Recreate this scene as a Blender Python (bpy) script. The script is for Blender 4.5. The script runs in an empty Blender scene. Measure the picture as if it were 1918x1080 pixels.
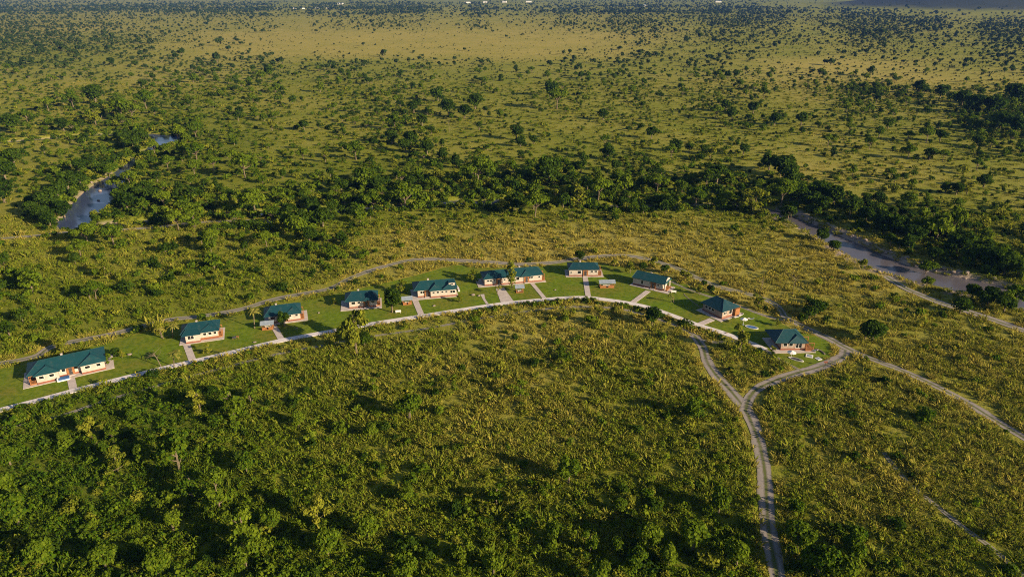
import bpy, bmesh, math, random
import numpy as np
S = bpy.context.scene
COL = S.collection
R = math.radians
random.seed(7); rng = np.random.default_rng(7)

# ------------------------------------------------------------------ camera
CAMH = 100.0; PITCH = 23.5; FPX = 1300.0      # metres, degrees below level, focal length in photo pixels
cd = bpy.data.cameras.new("camera"); cam = bpy.data.objects.new("camera", cd); COL.objects.link(cam)
cam.location = (0, 0, CAMH); cam.rotation_euler = (R(90 - PITCH), 0, 0)
cd.sensor_width = 36; cd.lens = 36 * FPX / 1918; cd.clip_start = 1; cd.clip_end = 60000
S.camera = cam
# ------------------------------------------------------------------ light
SUN_EL = 19.0; SUN_AZ = -31.0                 # azimuth of the sun measured from +X towards +Y
w = bpy.data.worlds.new("World"); S.world = w; w.use_nodes = True
nt = w.node_tree; bg = nt.nodes["Background"]
sky = nt.nodes.new("ShaderNodeTexSky"); sky.sky_type = 'NISHITA'; sky.sun_disc = False
sky.sun_elevation = R(SUN_EL); sky.sun_rotation = R(90 - SUN_AZ); sky.altitude = 200
nt.links.new(sky.outputs[0], bg.inputs[0]); bg.inputs[1].default_value = 0.05
sd = bpy.data.lights.new("sun", 'SUN'); sun = bpy.data.objects.new("sun", sd); COL.objects.link(sun)
sd.energy = 5.0; sd.angle = R(0.5); sd.color = (1.0, 0.78, 0.50)
sun.rotation_euler = (R(90 - SUN_EL), 0, R(90 + SUN_AZ)); sun.location = (200, -100, 200)
S.view_settings.view_transform = 'Standard'; S.view_settings.look = 'None'
S.view_settings.exposure = 1.1; S.view_settings.gamma = 1.0
S.cycles.max_bounces = 5; S.cycles.diffuse_bounces = 2; S.cycles.transmission_bounces = 3
S.cycles.glossy_bounces = 2; S.cycles.volume_bounces = 0
S.cycles.use_denoising = False; S.cycles.filter_width = 1.1

# ------------------------------------------------------------------ photo pixel <-> ground
cp, sp = math.cos(R(PITCH)), math.sin(R(PITCH))
def G(px, py):
    x = (px - 959) / FPX; y = -(py - 540) / FPX
    t = -CAMH / (y * cp - sp)
    return (x * t, (y * sp + cp) * t)
def Gn(px, py):
    x = (px - 959) / FPX; y = -(py - 540) / FPX
    t = -CAMH / (y * cp - sp)
    return x * t, (y * sp + cp) * t
def Pn(X, Y):
    """ground point -> photo pixel"""
    d = Y * cp + CAMH * sp; u = Y * sp - CAMH * cp
    return 959 + FPX * X / d, 540 - FPX * u / d
def rngpx(X, Y): return FPX / np.sqrt(X * X + Y * Y + CAMH * CAMH)

# ------------------------------------------------------------------ noise
def _h(ix, iy, s):
    n = (ix * 374761393 + iy * 668265263 + s * 1442695041) & 0xFFFFFFFF
    n = ((n ^ (n >> 13)) * 1274126177) & 0xFFFFFFFF
    return ((n ^ (n >> 16)) & 0xFFFF) / 65535.0
def vn(x, y, sc, s=0):
    x = np.asarray(x, float) / sc; y = np.asarray(y, float) / sc
    ix = np.floor(x).astype(np.int64); iy = np.floor(y).astype(np.int64)
    fx = x - ix; fy = y - iy; fx = fx * fx * (3 - 2 * fx); fy = fy * fy * (3 - 2 * fy)
    a = _h(ix, iy, s); b = _h(ix + 1, iy, s); c = _h(ix, iy + 1, s); d = _h(ix + 1, iy + 1, s)
    return (a * (1 - fx) + b * fx) * (1 - fy) + (c * (1 - fx) + d * fx) * fy
def fbm(x, y, sc, s=0):
    return (vn(x, y, sc, s) * .5 + vn(x, y, sc * .47, s + 1) * .3 + vn(x, y, sc * .21, s + 2) * .2)
def ss(a, b, x):
    t = np.clip((x - a) / (b - a), 0, 1); return t * t * (3 - 2 * t)

# ------------------------------------------------------------------ lines traced on the ground
def smooth(pts, step=1.5):
    P = np.array(pts, float); n = len(P)
    if n < 3:
        m = max(2, int(np.linalg.norm(P[-1] - P[0]) / step)); t = np.linspace(0, 1, m)[:, None]
        return P[0] * (1 - t) + P[-1] * t
    out = []
    for i in range(n - 1):
        p0 = P[max(i - 1, 0)]; p1 = P[i]; p2 = P[i + 1]; p3 = P[min(i + 2, n - 1)]
        m = max(2, int(np.linalg.norm(p2 - p1) / step))
        for k in range(m):
            t = k / m
            out.append(.5 * ((2 * p1) + (-p0 + p2) * t + (2 * p0 - 5 * p1 + 4 * p2 - p3) * t * t + (-p0 + 3 * p1 - 3 * p2 + p3) * t ** 3))
    out.append(P[-1]); return np.array(out)
def line(px, step=1.5): return smooth([G(*p) for p in px], step)
L_path = line([(-60,785),(0,768),(70,750),(140,731),(200,716),(300,691),(360,677),(450,656),(530,637),(640,617),(700,606),(780,593.5),(860,581),(940,569),(1010,562),(1060,558),(1100,557.5),(1140,562),(1185,569),(1222,578),(1262,592),(1308,609),(1350,622),(1385,635),(1412,645),(1434,655)])
T1 = line([(-60,690),(0,680),(67,667),(103,647),(212,625),(260,613),(320,598),(375,592),(450,579),(508,562),(567,550),(617,540),(658,520),(700,505),(758,489),(800,485.5),(850,487),(917,491),(970,495),(1037,492),(1067,487),(1107,482),(1157,478),(1198,482),(1240,493),(1265,501),(1290,513),(1323,528),(1357,540),(1380,545),(1410,553),(1440,563),(1460,577),(1470,592),(1488,603),(1518,618),(1552,633),(1582,650),(1620,667),(1700,698),(1800,747),(1870,790),(1960,845)])
T2 = line([(1257,527),(1290,542),(1343,560),(1377,570),(1410,583),(1443,594),(1478,603)])
T3 = line([(-60,815),(0,803),(117,777),(200,749),(317,716),(383,698),(458,678),(542,658),(617,645),(683,632),(750,622),(817,612),(883,599),(953,588),(1037,577),(1087,574.5),(1137,576),(1173,581),(1207,590),(1240,600),(1273,613),(1298,626),(1318,638),(1345,641),(1380,639)])
T4 = line([(1300,628),(1316,650),(1325,678),(1345,707),(1372,736),(1393,762),(1408,792),(1422,830),(1432,880),(1436,940),(1441,1000),(1450,1050),(1462,1110)])
T5 = line([(1396,772),(1402,748),(1416,730),(1445,715),(1485,701),(1525,690),(1560,678),(1580,667),(1583,655)])
T6 = line([(1434,655),(1462,673),(1500,694)])
T7 = line([(1655,847),(1680,880),(1710,912),(1745,940),(1780,968),(1812,993),(1848,1018),(1880,1045),(1925,1085)])
T8 = line([(1660,518),(1695,540),(1728,554),(1761,567),(1828,588),(1918,620),(2000,650)])
T9 = line([(-40,450),(0,447),(67,442),(133,435),(233,430),(300,425),(360,418),(433,414.5),(490,413),(513,420)])
LANES = [("concrete_path", L_path, 2.3), ("dirt_track", T1, 2.8), ("dirt_track", T2, 1.2), ("dirt_track", T3, 1.1), ("dirt_track", T4, 3.2),
         ("dirt_track", T5, 3.1), ("dirt_track", T6, 1.0), ("dirt_track", T7, 1.1), ("dirt_track", T8, 3.6), ("dirt_track", T9, 2.8)]
SPURS = [([(138,731),(131,700)], 1.9), ([(361,676),(348,641)], 2.0), ([(528,637),(510,606)], 1.9), ([(790,592),(777,561)], 2.0),
         ([(1022,561),(996,530)], 1.5), ([(1102,557),(1096,519)], 1.9), ([(1183,568),(1214,545)], 1.9), ([(1307,609),(1334,598)], 2.1)]
# rivers: (px, py, half width in metres)
RV = [[(-60,268,4),(30,262,4),(90,257,4),(150,252,4),(230,249,4),(290,251,6),(312,258,10),(300,270,7),(268,285,2.2),(246,300,2.2),(232,318,5),(212,336,7.5),(190,352,7.5),(172,375,8.5),(158,396,8),(142,411,7),(160,424,4),(240,415,4),(330,405,4),(400,398,4),(470,396,4),(520,396,4.5),(580,393,4.5),(640,390,4),(720,386,4),(790,380,4.5),(857,376,5),(923,375,4),(973,368,5),(1050,374,4),(1123,383,4),(1210,384,4),(1300,380,4),(1380,383,4),(1445,393,5),(1495,411,4.2),(1545,434,5),(1595,458,6.2),(1645,483,7),(1695,503,7.5),(1761,519,8),(1828,532,7.5),(1895,548,7),(1960,570,8),(2030,590,8)]]
def rivline():
    P = [(G(a, b)[0], G(a, b)[1], c) for a, b, c in RV[0]]
    return smooth(P, 3.0)
RIV = rivline()
def dline(X, Y, L, extra=None):
    """distance of points to a dense polyline (and the half width there)"""
    X = np.asarray(X, float); Y = np.asarray(Y, float); sh = X.shape; X = X.ravel(); Y = Y.ravel()
    D = np.full(X.shape, 1e9); W = np.zeros(X.shape)
    lo = L[:, :2].min(0) - 30; hi = L[:, :2].max(0) + 30
    m = np.nonzero((X > lo[0]) & (X < hi[0]) & (Y > lo[1]) & (Y < hi[1]))[0]
    for c in range(0, len(m), 20000):
        k = m[c:c + 20000]
        d = (X[k, None] - L[None, :, 0]) ** 2 + (Y[k, None] - L[None, :, 1]) ** 2
        j = d.argmin(1); D[k] = np.sqrt(d[np.arange(len(k)), j])
        if extra is not None: W[k] = L[j, 2]
    return (D.reshape(sh), W.reshape(sh)) if extra is not None else D.reshape(sh)

LAWN = [(-60,706),(0,691),(33,683),(80,672),(130,657),(175,648),(250,628),(317,614),(383,603),(450,588),(530,571),(617,553),(667,542),(750,523),(800,510),(850,496),(917,501),(970,502),(1020,498),(1063,489),(1123,494),(1157,497),(1190,503),(1222,512),(1257,523),(1323,546),(1377,569),(1427,592),(1458,603),(1483,615),(1543,635),(1560,648),(1562,658),(1552,671),(1530,682),(1506,691),(1480,684),(1460,673),(1440,660)]
LAWN_W = np.array([G(*p) for p in LAWN])
lawn_poly = np.vstack([LAWN_W, L_path[::-2]])
def inside(X, Y, P):
    X = np.asarray(X); Y = np.asarray(Y); r = np.zeros(X.shape, bool); n = len(P); j = n - 1
    for i in range(n):
        xi, yi = P[i]; xj, yj = P[j]
        if yi != yj:
            r ^= ((yi > Y) != (yj > Y)) & (X < (xj - xi) * (Y - yi) / (yj - yi) + xi)
        j = i
    return r

# ------------------------------------------------------------------ maps read off the photograph (0-9), 24 columns of 80 px
ROWS_D = [(4,"444455544444444443211111"),(10,"555566666666666654211111"),(17,"888888999999999998642111"),(25,"666677777888888899986432"),(35,"443333233233546689999875"),
 (50,"755323334456777777888999"),(65,"765321110011114666667778"),(80,"666422100000002555545555"),(100,"554311111111124443344444"),(120,"642245664345444442111344"),
 (145,"433345555555555556763233"),(170,"334555545555555544578744"),(200,"357654445555654444445688"),(230,"456764345654434345544579"),(260,"336763344563333334444346"),
 (290,"336663444574444433333334"),(320,"557544454679985755433323"),(350,"483865688999999989843333"),(380,"297999989999999999996433"),(405,"264568866544544434769853"),
 (440,"235446874211111111364886"),(470,"334555664211111111125599"),(510,"655665532211111111222489"),(550,"766544321111111112333245"),(590,"654321111111111112443223"),
 (640,"433333322222222222223222"),(700,"433344433333333333322222"),(760,"545677645743334533222222"),(820,"557775433433344433211111"),(900,"544676544334554453121122"),
 (1000,"654576676556666766664333"),(1080,"654565666666667776775433")]
ROWS_T = [(4,"666666555555555555555555"),(35,"777777777777777666666666"),(55,"888777888888887766666666"),(65,"776789999999999866666665"),(100,"556789999999998666677666"),
 (120,"556777655566666667999866"),(150,"555665444444444556778877"),(200,"454334444444444444444445"),(260,"443322444444444444454444"),(320,"443322333344333444555544"),
 (370,"433333222222222223344444"),(405,"543333333444555554444344"),(440,"543444345666777776655444"),(490,"444444455778888877776544"),(540,"333344556777777777777655"),
 (600,"334444555667777777766666"),(660,"566666666666666655666666"),(740,"333344556666666666666666"),(820,"333344455666666666666666"),(900,"333333445555555555677777"),
 (1000,"333333344444444434566666"),(1080,"333333333333333334555555")]
def mapval(rows, px, py):
    ys = np.array([r[0] for r in rows], float); A = np.array([[int(c) for c in r[1]] for r in rows], float)
    fy = np.interp(py, ys, np.arange(len(ys))); fx = np.clip((np.asarray(px) - 40) / 80.0, 0, 22.999)
    iy = np.clip(fy.astype(int), 0, len(ys) - 2); ix = fx.astype(int); a = fy - iy; b = fx - ix
    return (A[iy, ix] * (1 - b) + A[iy, ix + 1] * b) * (1 - a) + (A[iy + 1, ix] * (1 - b) + A[iy + 1, ix + 1] * b) * a

# ------------------------------------------------------------------ terrain
def axis(lo, a, b, hi, d, g):
    m = list(np.arange(a, b + .01, d)); s = d; v = a
    left = []
    while v > lo: s *= g; v -= s; left.append(v)
    s = d; v = m[-1]; right = []
    while v < hi: s *= g; v += s; right.append(v)
    return np.array(left[::-1] + m + right)
GX = axis(-9500, -420, 300, 9500, 2.0, 1.06); GY = axis(-600, 84, 640, 11000, 2.0, 1.035)
def hill(X, Y):
    return 170 * np.exp(-((X - 2560) / 470) ** 2 - ((Y - 3900) / 520) ** 2) * (.8 + .5 * fbm(X, Y, 300, 14)) + 380 * np.exp(-((X - 4600) / 1400) ** 2 - ((Y - 7200) / 900) ** 2)
def h0(X, Y):
    A = ss(560, 1300, Y) * 5 + ss(1500, 4200, Y) * 14
    h = A * (fbm(X, Y, 420, 3) - .5) + ss(3000, 6000, Y) * 30 * (fbm(X, Y, 1800, 9) - .45)
    h = h + hill(X, Y) + 330 * np.exp(-((X - 1500) / 1700) ** 2 - ((Y - 9300) / 800) ** 2)
    h = h + 330 * np.exp(-((X + 4200) / 2400) ** 2 - ((Y - 9300) / 900) ** 2) * (.5 + vn(X, Y, 900, 4))
    D, W = dline(X, Y, RIV, 1)
    return h - 3.2 * (1 - ss(0, 5, D - (W - 1)))
MX, MY = np.meshgrid(GX, GY); HZ = h0(MX, MY)
def hz(x, y):
    x = np.asarray(x, float); y = np.asarray(y, float)
    i = np.clip(np.searchsorted(GX, x) - 1, 0, len(GX) - 2); j = np.clip(np.searchsorted(GY, y) - 1, 0, len(GY) - 2)
    a = np.clip((x - GX[i]) / (GX[i + 1] - GX[i]), 0, 1); b = np.clip((y - GY[j]) / (GY[j + 1] - GY[j]), 0, 1)
    return (HZ[j, i] * (1 - a) + HZ[j, i + 1] * a) * (1 - b) + (HZ[j + 1, i] * (1 - a) + HZ[j + 1, i + 1] * a) * b
def dryness(X, Y):
    px, py = Pn(X, np.maximum(Y, 60.0))
    return np.clip(mapval(ROWS_T, px, np.clip(py, 2, 1080)) / 9 + .15 * ss(120, 170, py) * (1 - ss(400, 700, py)) - .07 * (1 - ss(100, 150, py)) - .04 * ss(650, 800, py) + .32 * (fbm(X, Y, 45, 20) - .5) + .2 * (fbm(X, Y, 11, 30) - .5), 0, 1)

def add_mesh(name, V, F, mats=(), parent=None, smooth=False, mi=None):
    me = bpy.data.meshes.new(name); me.from_pydata(V if isinstance(V, list) else V.tolist(), [], F if isinstance(F, list) else F.tolist())
    for m in mats: me.materials.append(m)
    if mi is not None: me.polygons.foreach_set('material_index', mi)
    if smooth: me.polygons.foreach_set('use_smooth', [True] * len(me.polygons))
    me.update()
    o = bpy.data.objects.new(name, me); COL.objects.link(o)
    if parent is not None: o.parent = parent
    return o
def tag(o, label=None, cat=None, group=None, kind=None):
    if label: o["label"] = label
    if cat: o["category"] = cat
    if group: o["group"] = group
    if kind: o["kind"] = kind
    return o

# ------------------------------------------------------------------ materials
def mat(name):
    m = bpy.data.materials.new(name); m.use_nodes = True; nt = m.node_tree
    return m, nt, nt.nodes["Principled BSDF"]
def N(nt, t, **k):
    n = nt.nodes.new(t)
    for a, b in k.items():
        if hasattr(n, a): setattr(n, a, b)
        else: n.inputs[a].default_value = b
    return n
def noise(nt, sc, det=3, pos=None, rough=.6):
    n = N(nt, "ShaderNodeTexNoise"); n.inputs["Scale"].default_value = sc; n.inputs["Detail"].default_value = det; n.inputs["Roughness"].default_value = rough
    if pos is None:
        pos = N(nt, "ShaderNodeNewGeometry").outputs["Position"]
    nt.links.new(pos, n.inputs["Vector"]); return n.outputs["Fac"]
def mix(nt, f, a, b, mode='MIX'):
    n = N(nt, "ShaderNodeMix", data_type='RGBA', blend_type=mode)
    for s, v in ((0, f), (6, a), (7, b)):
        if isinstance(v, (int, float)): n.inputs[s].default_value = v
        elif isinstance(v, tuple): n.inputs[s].default_value = v + (1,) if len(v) == 3 else v
        else: nt.links.new(v, n.inputs[s])
    return n.outputs[2]
def ramp(nt, f, *st):
    n = N(nt, "ShaderNodeValToRGB"); e = n.color_ramp.elements
    while len(e) < len(st): e.new(.5)
    for k, (p, c) in enumerate(st):
        e[k].position = p; e[k].color = (c + (1,)) if isinstance(c, tuple) else (c, c, c, 1)
    nt.links.new(f, n.inputs[0]); return n.outputs[0]
def mth(nt, op, a, b=0., c=0.):
    n = N(nt, "ShaderNodeMath", operation=op)
    for i, v in enumerate((a, b, c)):
        if isinstance(v, (int, float)): n.inputs[i].default_value = v
        else: nt.links.new(v, n.inputs[i])
    return n.outputs[0]
def bump(nt, hgt, bsdf, s=.5, d=.1):
    b = N(nt, "ShaderNodeBump"); b.inputs["Strength"].default_value = s; b.inputs["Distance"].default_value = d
    nt.links.new(hgt, b.inputs["Height"]); nt.links.new(b.outputs[0], bsdf.inputs["Normal"])
def attr(nt, name, typ='GEOMETRY'):
    n = N(nt, "ShaderNodeAttribute", attribute_type=typ, attribute_name=name); return n.outputs["Fac"]
GREEN = (.070, .105, .009); OLIVE = (.160, .178, .016); STRAW = (.300, .258, .060)
def m_ground():
    m, nt, b = mat("ground_grass"); d = attr(nt, "dry")
    n1 = noise(nt, .02, 4); n2 = noise(nt, .25, 4); n3 = noise(nt, 1.6, 3)
    f = mth(nt, 'ADD', d, mth(nt, 'MULTIPLY', mth(nt, 'SUBTRACT', n1, .5), .35))
    f = mth(nt, 'ADD', f, mth(nt, 'MULTIPLY', mth(nt, 'SUBTRACT', n2, .5), .5))
    f = mth(nt, 'ADD', f, mth(nt, 'MULTIPLY', mth(nt, 'SUBTRACT', n3, .5), .5))
    c = ramp(nt, f, (.05, GREEN), (.5, OLIVE), (1., STRAW))
    soil = mix(nt, noise(nt, .4, 5), (.17, .135, .11), (.38, .31, .26))
    c = mix(nt, attr(nt, "soil"), c, soil)
    wd = mix(nt, noise(nt, .006, 5), (.018, .032, .020), (.06, .065, .040))
    c = mix(nt, attr(nt, "wood"), c, wd)
    nt.links.new(c, b.inputs["Base Color"]); b.inputs["Roughness"].default_value = .95; b.inputs["Specular IOR Level"].default_value = .1
    bump(nt, noise(nt, 1.1, 5), b, .8, .35); return m
def m_simple(name, a, b2, sc, rough=.8, bs=0, spec=.3, det=4, obj=False):
    m, nt, b = mat(name)
    pos = N(nt, "ShaderNodeTexCoord").outputs["Object"] if obj else None
    f = ramp(nt, noise(nt, sc, det, pos), (.32, 0.), (.68, 1.))
    c = mix(nt, f, a, b2); nt.links.new(c, b.inputs["Base Color"])
    b.inputs["Roughness"].default_value = rough; b.inputs["Specular IOR Level"].default_value = spec
    if bs: bump(nt, noise(nt, sc * 4, 3, pos), b, bs, .05)
    return m
def m_leaf(name, dark, light, straw=None, inst=None, trans=.35):
    """leaves: diffuse with light coming through, colour varying by plant and by leaf clump"""
    m = bpy.data.materials.new(name); m.use_nodes = True; nt = m.node_tree; nt.nodes.clear()
    out = N(nt, "ShaderNodeOutputMaterial"); geo = N(nt, "ShaderNodeNewGeometry"); oi = N(nt, "ShaderNodeObjectInfo")
    r1 = geo.outputs["Random Per Island"]; r2 = oi.outputs["Random"]
    f = mth(nt, 'MULTIPLY_ADD', r1, .6, mth(nt, 'MULTIPLY', r2, .4))
    if inst:
        d = attr(nt, "dry", 'INSTANCER')
        f = mth(nt, 'ADD', mth(nt, 'MULTIPLY', mth(nt, 'SUBTRACT', f, .5), .6), d)
        c = ramp(nt, f, (.08, dark), (.5, light), (.95, straw))
    else:
        c = ramp(nt, f, (.1, dark), (.9, light))
    df = N(nt, "ShaderNodeBsdfDiffuse"); tr = N(nt, "ShaderNodeBsdfTranslucent"); mx = N(nt, "ShaderNodeMixShader"); mx.inputs[0].default_value = trans
    nt.links.new(c, df.inputs[0]); nt.links.new(c, tr.inputs[0]); nt.links.new(df.outputs[0], mx.inputs[1]); nt.links.new(tr.outputs[0], mx.inputs[2])
    nt.links.new(mx.outputs[0], out.inputs[0]); return m
M = {}
M['ground'] = m_ground()
M['tuft'] = m_leaf("grass_blades", (.050, .096, .007), (.155, .195, .017), (.36, .305, .066), True, .3)
M['herb'] = m_leaf("herb_leaves", (.040, .090, .006), (.135, .19, .012), (.30, .25, .04), True, .3)
M['leafd'] = m_leaf("dark_leaves", (.016, .040, .006), (.060, .105, .010))
M['leafm'] = m_leaf("green_leaves", (.034, .080, .006), (.145, .200, .014))
M['leafy'] = m_leaf("yellow_green_leaves", (.075, .115, .010), (.25, .26, .028))
M['leaff'] = m_leaf("far_leaves", (.014, .034, .010), (.050, .078, .018), trans=.15)
M['palm'] = m_leaf("palm_leaves", (.09, .12, .02), (.33, .29, .07))
M['bark'] = m_simple("pale_bark", (.19, .155, .10), (.08, .065, .045), 3, .9, .4, obj=True)
M['lawn'] = m_simple("mown_lawn", (.095, .160, .008), (.155, .205, .014), .16, .9, .5, .1, 6)
nt_ = M['lawn'].node_tree; b_ = nt_.nodes["Principled BSDF"]; c0 = b_.inputs["Base Color"].links[0].from_socket
c1 = mix(nt_, ramp(nt_, noise(nt_, .09, 5), (.42, 0.), (.66, .8)), c0, (.17, .155, .024)); c1 = mix(nt_, ramp(nt_, noise(nt_, .7, 5), (.38, .75), (.58, 0.)), c1, (.060, .105, .006))
nt_.links.new(c1, b_.inputs["Base Color"])
M['conc'] = m_simple("pale_concrete", (.66, .62, .64), (.52, .49, .50), .7, .85, .2)
M['paving'] = m_simple("paving_stone", (.50, .44, .42), (.37, .33, .32), .8, .85, .3)
M['plaster'] = m_simple("cream_plaster", (.46, .41, .37), (.35, .31, .275), .8, .8, .1, obj=True)
M['plaster2'] = m_simple("brown_plaster", (.33, .255, .205), (.24, .18, .145), .8, .8, .1, obj=True)
M['brick'] = m_simple("brick_plinth", (.26, .085, .045), (.15, .05, .03), 1.5, .85, .3, obj=True)
M['timber'] = m_simple("orange_timber", (.32, .14, .05), (.20, .085, .03), 1.6, .65, .2, obj=True)
M['white'] = m_simple("white_paint", (.78, .76, .72), (.62, .61, .58), 2, .5, 0, obj=True)
M['greym'] = m_simple("grey_blue_sheet", (.26, .31, .38), (.17, .21, .27), 1.2, .4, 0, .5, obj=True)
M['cover'] = m_simple("blue_fabric", (.05, .14, .34), (.03, .09, .25), 1.5, .8, 0, obj=True)
M['stone'] = m_simple("pale_boulder", (.30, .25, .22), (.15, .12, .11), .8, .9, .5, obj=True)
M['dark'] = m_simple("dark_iron", (.05, .05, .055), (.03, .03, .035), 2, .5, 0, .5, obj=True)
def m_roof():
    m, nt, b = mat("teal_sheet_roof")
    tc = N(nt, "ShaderNodeTexCoord").outputs["Object"]
    f = noise(nt, .5, 4, tc); rn = N(nt, "ShaderNodeObjectInfo").outputs["Random"]
    c = mix(nt, f, (.002, .024, .040), (.005, .047, .062)); c = mix(nt, mth(nt, 'MULTIPLY', rn, .35), c, (.012, .075, .082))
    c = mix(nt, ramp(nt, noise(nt, .9, 6, tc), (.52, 0.), (.8, .35)), c, (.07, .09, .08))
    nt.links.new(c, b.inputs["Base Color"]); b.inputs["Roughness"].default_value = .55; b.inputs["Specular IOR Level"].default_value = .35
    w = N(nt, "ShaderNodeTexWave", bands_direction='X'); w.inputs["Scale"].default_value = 2.2; nt.links.new(tc, w.inputs["Vector"])
    bump(nt, w.outputs["Fac"], b, .35, .04); return m
M['roof'] = m_roof()
def m_glass():
    m, nt, b = mat("window_glass"); b.inputs["Base Color"].default_value = (.012, .014, .016, 1); b.inputs["Roughness"].default_value = .12; return m
M['glass'] = m_glass()
def m_water():
    m, nt, b = mat("river_water"); f = noise(nt, .05, 3)
    nt.links.new(mix(nt, attr(nt, "mud"), mix(nt, f, (.030, .048, .120), (.060, .080, .160)), mix(nt, f, (.070, .070, .095), (.130, .118, .130))), b.inputs["Base Color"])  # blue of the reflected sky is put into the base colour, greyer where muddy
    b.inputs["Roughness"].default_value = .16; b.inputs["IOR"].default_value = 1.33; b.inputs["Specular IOR Level"].default_value = .9
    bump(nt, noise(nt, .9, 3), b, .12, .08); return m
M['water'] = m_water()
def m_track():
    m, nt, b = mat("track_earth")
    uv = N(nt, "ShaderNodeUVMap", uv_map="UVMap"); sx = N(nt, "ShaderNodeSeparateXYZ"); nt.links.new(uv.outputs[0], sx.inputs[0])
    u = mth(nt, 'ABSOLUTE', mth(nt, 'SUBTRACT', sx.outputs[0], .5))          # 0 in the middle, .5 at the edge
    n = noise(nt, .8, 4)
    k = mth(nt, 'ADD', u, mth(nt, 'MULTIPLY', mth(nt, 'SUBTRACT', n, .5), .22))
    c = ramp(nt, k, (.06, (.085, .105, .022)), (.12, (.16, .145, .11)), (.22, (.26, .235, .225)), (.42, (.235, .21, .20)), (.54, (.11, .105, .05)))
    c = mix(nt, ramp(nt, noise(nt, .07, 3), (.5, 0.), (.75, .5)), c, (.21, .19, .18))
    nt.links.new(c, b.inputs["Base Color"]); b.inputs["Roughness"].default_value = .95; bump(nt, n, b, .5, .1); return m
M['track'] = m_track()

# ------------------------------------------------------------------ ground sheet
ny, nx = MX.shape
V = np.stack([MX.ravel(), MY.ravel(), HZ.ravel()], 1)
idx = np.arange(nx * ny).reshape(ny, nx)
F = np.stack([idx[:-1, :-1].ravel(), idx[:-1, 1:].ravel(), idx[1:, 1:].ravel(), idx[1:, :-1].ravel()], 1)
gr = add_mesh("ground", V, F, (M['ground'],), smooth=True); tag(gr, kind="structure")
def vattr(o, name, val):
    a = o.data.attributes.new(name, 'FLOAT', 'POINT'); a.data.foreach_set('value', np.asarray(val, np.float32).ravel())
vattr(gr, "dry", dryness(MX, MY))
RD, RW = dline(MX, MY, RIV, 1)
nz = fbm(MX, MY, 14, 50)
pxm, pym = Pn(MX, np.maximum(MY, 60.))
wide = np.where(pxm > 1450, 6.5, np.where((pym > 320) & (pxm < 230), 1.8, np.where((pym < 275) & (pxm < 230), .3, -1.2)))
soil = (1 - ss(0, 2.5, RD - RW - wide * (nz * 1.7 - .25)))
vattr(gr, "soil", soil)
vattr(gr, "wood", np.clip(ss(3, 14, hill(MX, MY)), 0, 1))
# water: flat sheet in the channel, cut from the same 2 m grid
c = (RD < RW + 7)[:-1, :-1] & (MY < 641)[:-1, :-1]
WF = F.reshape(ny - 1, nx - 1, 4)[c]; u, inv = np.unique(WF, return_inverse=True)
WV = V[u].copy(); WV[:, 2] = -1.75
wo = tag(add_mesh("river_water", WV, inv.reshape(-1, 4), (M['water'],)), kind="structure"); vattr(wo, "mud", ss(-40, 60, WV[:, 0]))

# lawn, paths, tracks
def sheet(name, poly, z, m):
    bm = bmesh.new(); vs = [bm.verts.new((p[0], p[1], z)) for p in poly]; f = bm.faces.new(vs)
    if f.normal.z < 0: f.normal_flip()
    bmesh.ops.triangulate(bm, faces=[f], ngon_method='EAR_CLIP'); bm.normal_update()
    me = bpy.data.meshes.new(name); bm.to_mesh(me); bm.free(); me.materials.append(m)
    o = bpy.data.objects.new(name, me); COL.objects.link(o); return tag(o, kind="structure")
def ribbon(name, L, wd, z, m, rag=.0, thick=0.):
    P = L[:, :2]; t = np.gradient(P, axis=0); t /= np.linalg.norm(t, axis=1)[:, None] + 1e-9; nrm = np.stack([-t[:, 1], t[:, 0]], 1)
    U = [0, .25, .5, .75, 1.0]; k = len(U); VV = []; uv = []
    s = np.concatenate([[0], np.cumsum(np.linalg.norm(np.diff(P, axis=0), axis=1))])
    for j, u_ in enumerate(U):
        off = (u_ - .5) * wd
        if rag: off = off + (abs(u_ - .5) * 2) * np.sign(u_ - .5) * rag * (fbm(s + j * 71., s * 0, 11, 5) - .5) * wd
        Q = P + nrm * np.reshape(off * np.ones(len(P)), (-1, 1))
        VV.append(np.column_stack([Q, hz(Q[:, 0], Q[:, 1]) + z])); uv.append(np.column_stack([np.full(len(P), u_), s]))
    VV = np.stack(VV, 1); n = len(P); V_ = VV.reshape(-1, 3); UVs = np.stack(uv, 1).reshape(-1, 2)
    ii = np.arange(n * k).reshape(n, k)
    F_ = np.stack([ii[:-1, :-1].ravel(), ii[1:, :-1].ravel(), ii[1:, 1:].ravel(), ii[:-1, 1:].ravel()], 1)[:, ::-1]
    if thick:
        e = [(0, 1), (k - 1, -1)]; base = len(V_); low = []
        for c_, sg in e: low.append(VV[:, c_] - [0, 0, thick])
        V_ = np.vstack([V_] + low); UVs = np.vstack([UVs, UVs[:2 * n]])
        a = ii[:, 0]; b = base + np.arange(n); F1 = np.stack([a[:-1], a[1:], b[1:], b[:-1]], 1)
        a = ii[:, -1]; b = base + n + np.arange(n); F2 = np.stack([a[:-1], b[:-1], b[1:], a[1:]], 1); F_ = np.vstack([F_, F1, F2])
    o = add_mesh(name, V_, F_, (m,)); ul = o.data.uv_layers.new(name="UVMap")
    li = np.zeros(len(o.data.loops), int); o.data.loops.foreach_get('vertex_index', li); ul.data.foreach_set('uv', UVs[li].astype(np.float32).ravel())
    return tag(o, kind="structure")
sheet("lawn", lawn_poly, .03, M['lawn'])
for i, (nm, L, wd) in enumerate(LANES):
    if nm == "concrete_path": ribbon(nm, L, wd, .13, M['conc'], 0, .12)
    else: ribbon(nm, L, wd, .04 + .006 * i + (.05 if i > 7 else 0), M['track'], .5)
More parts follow.
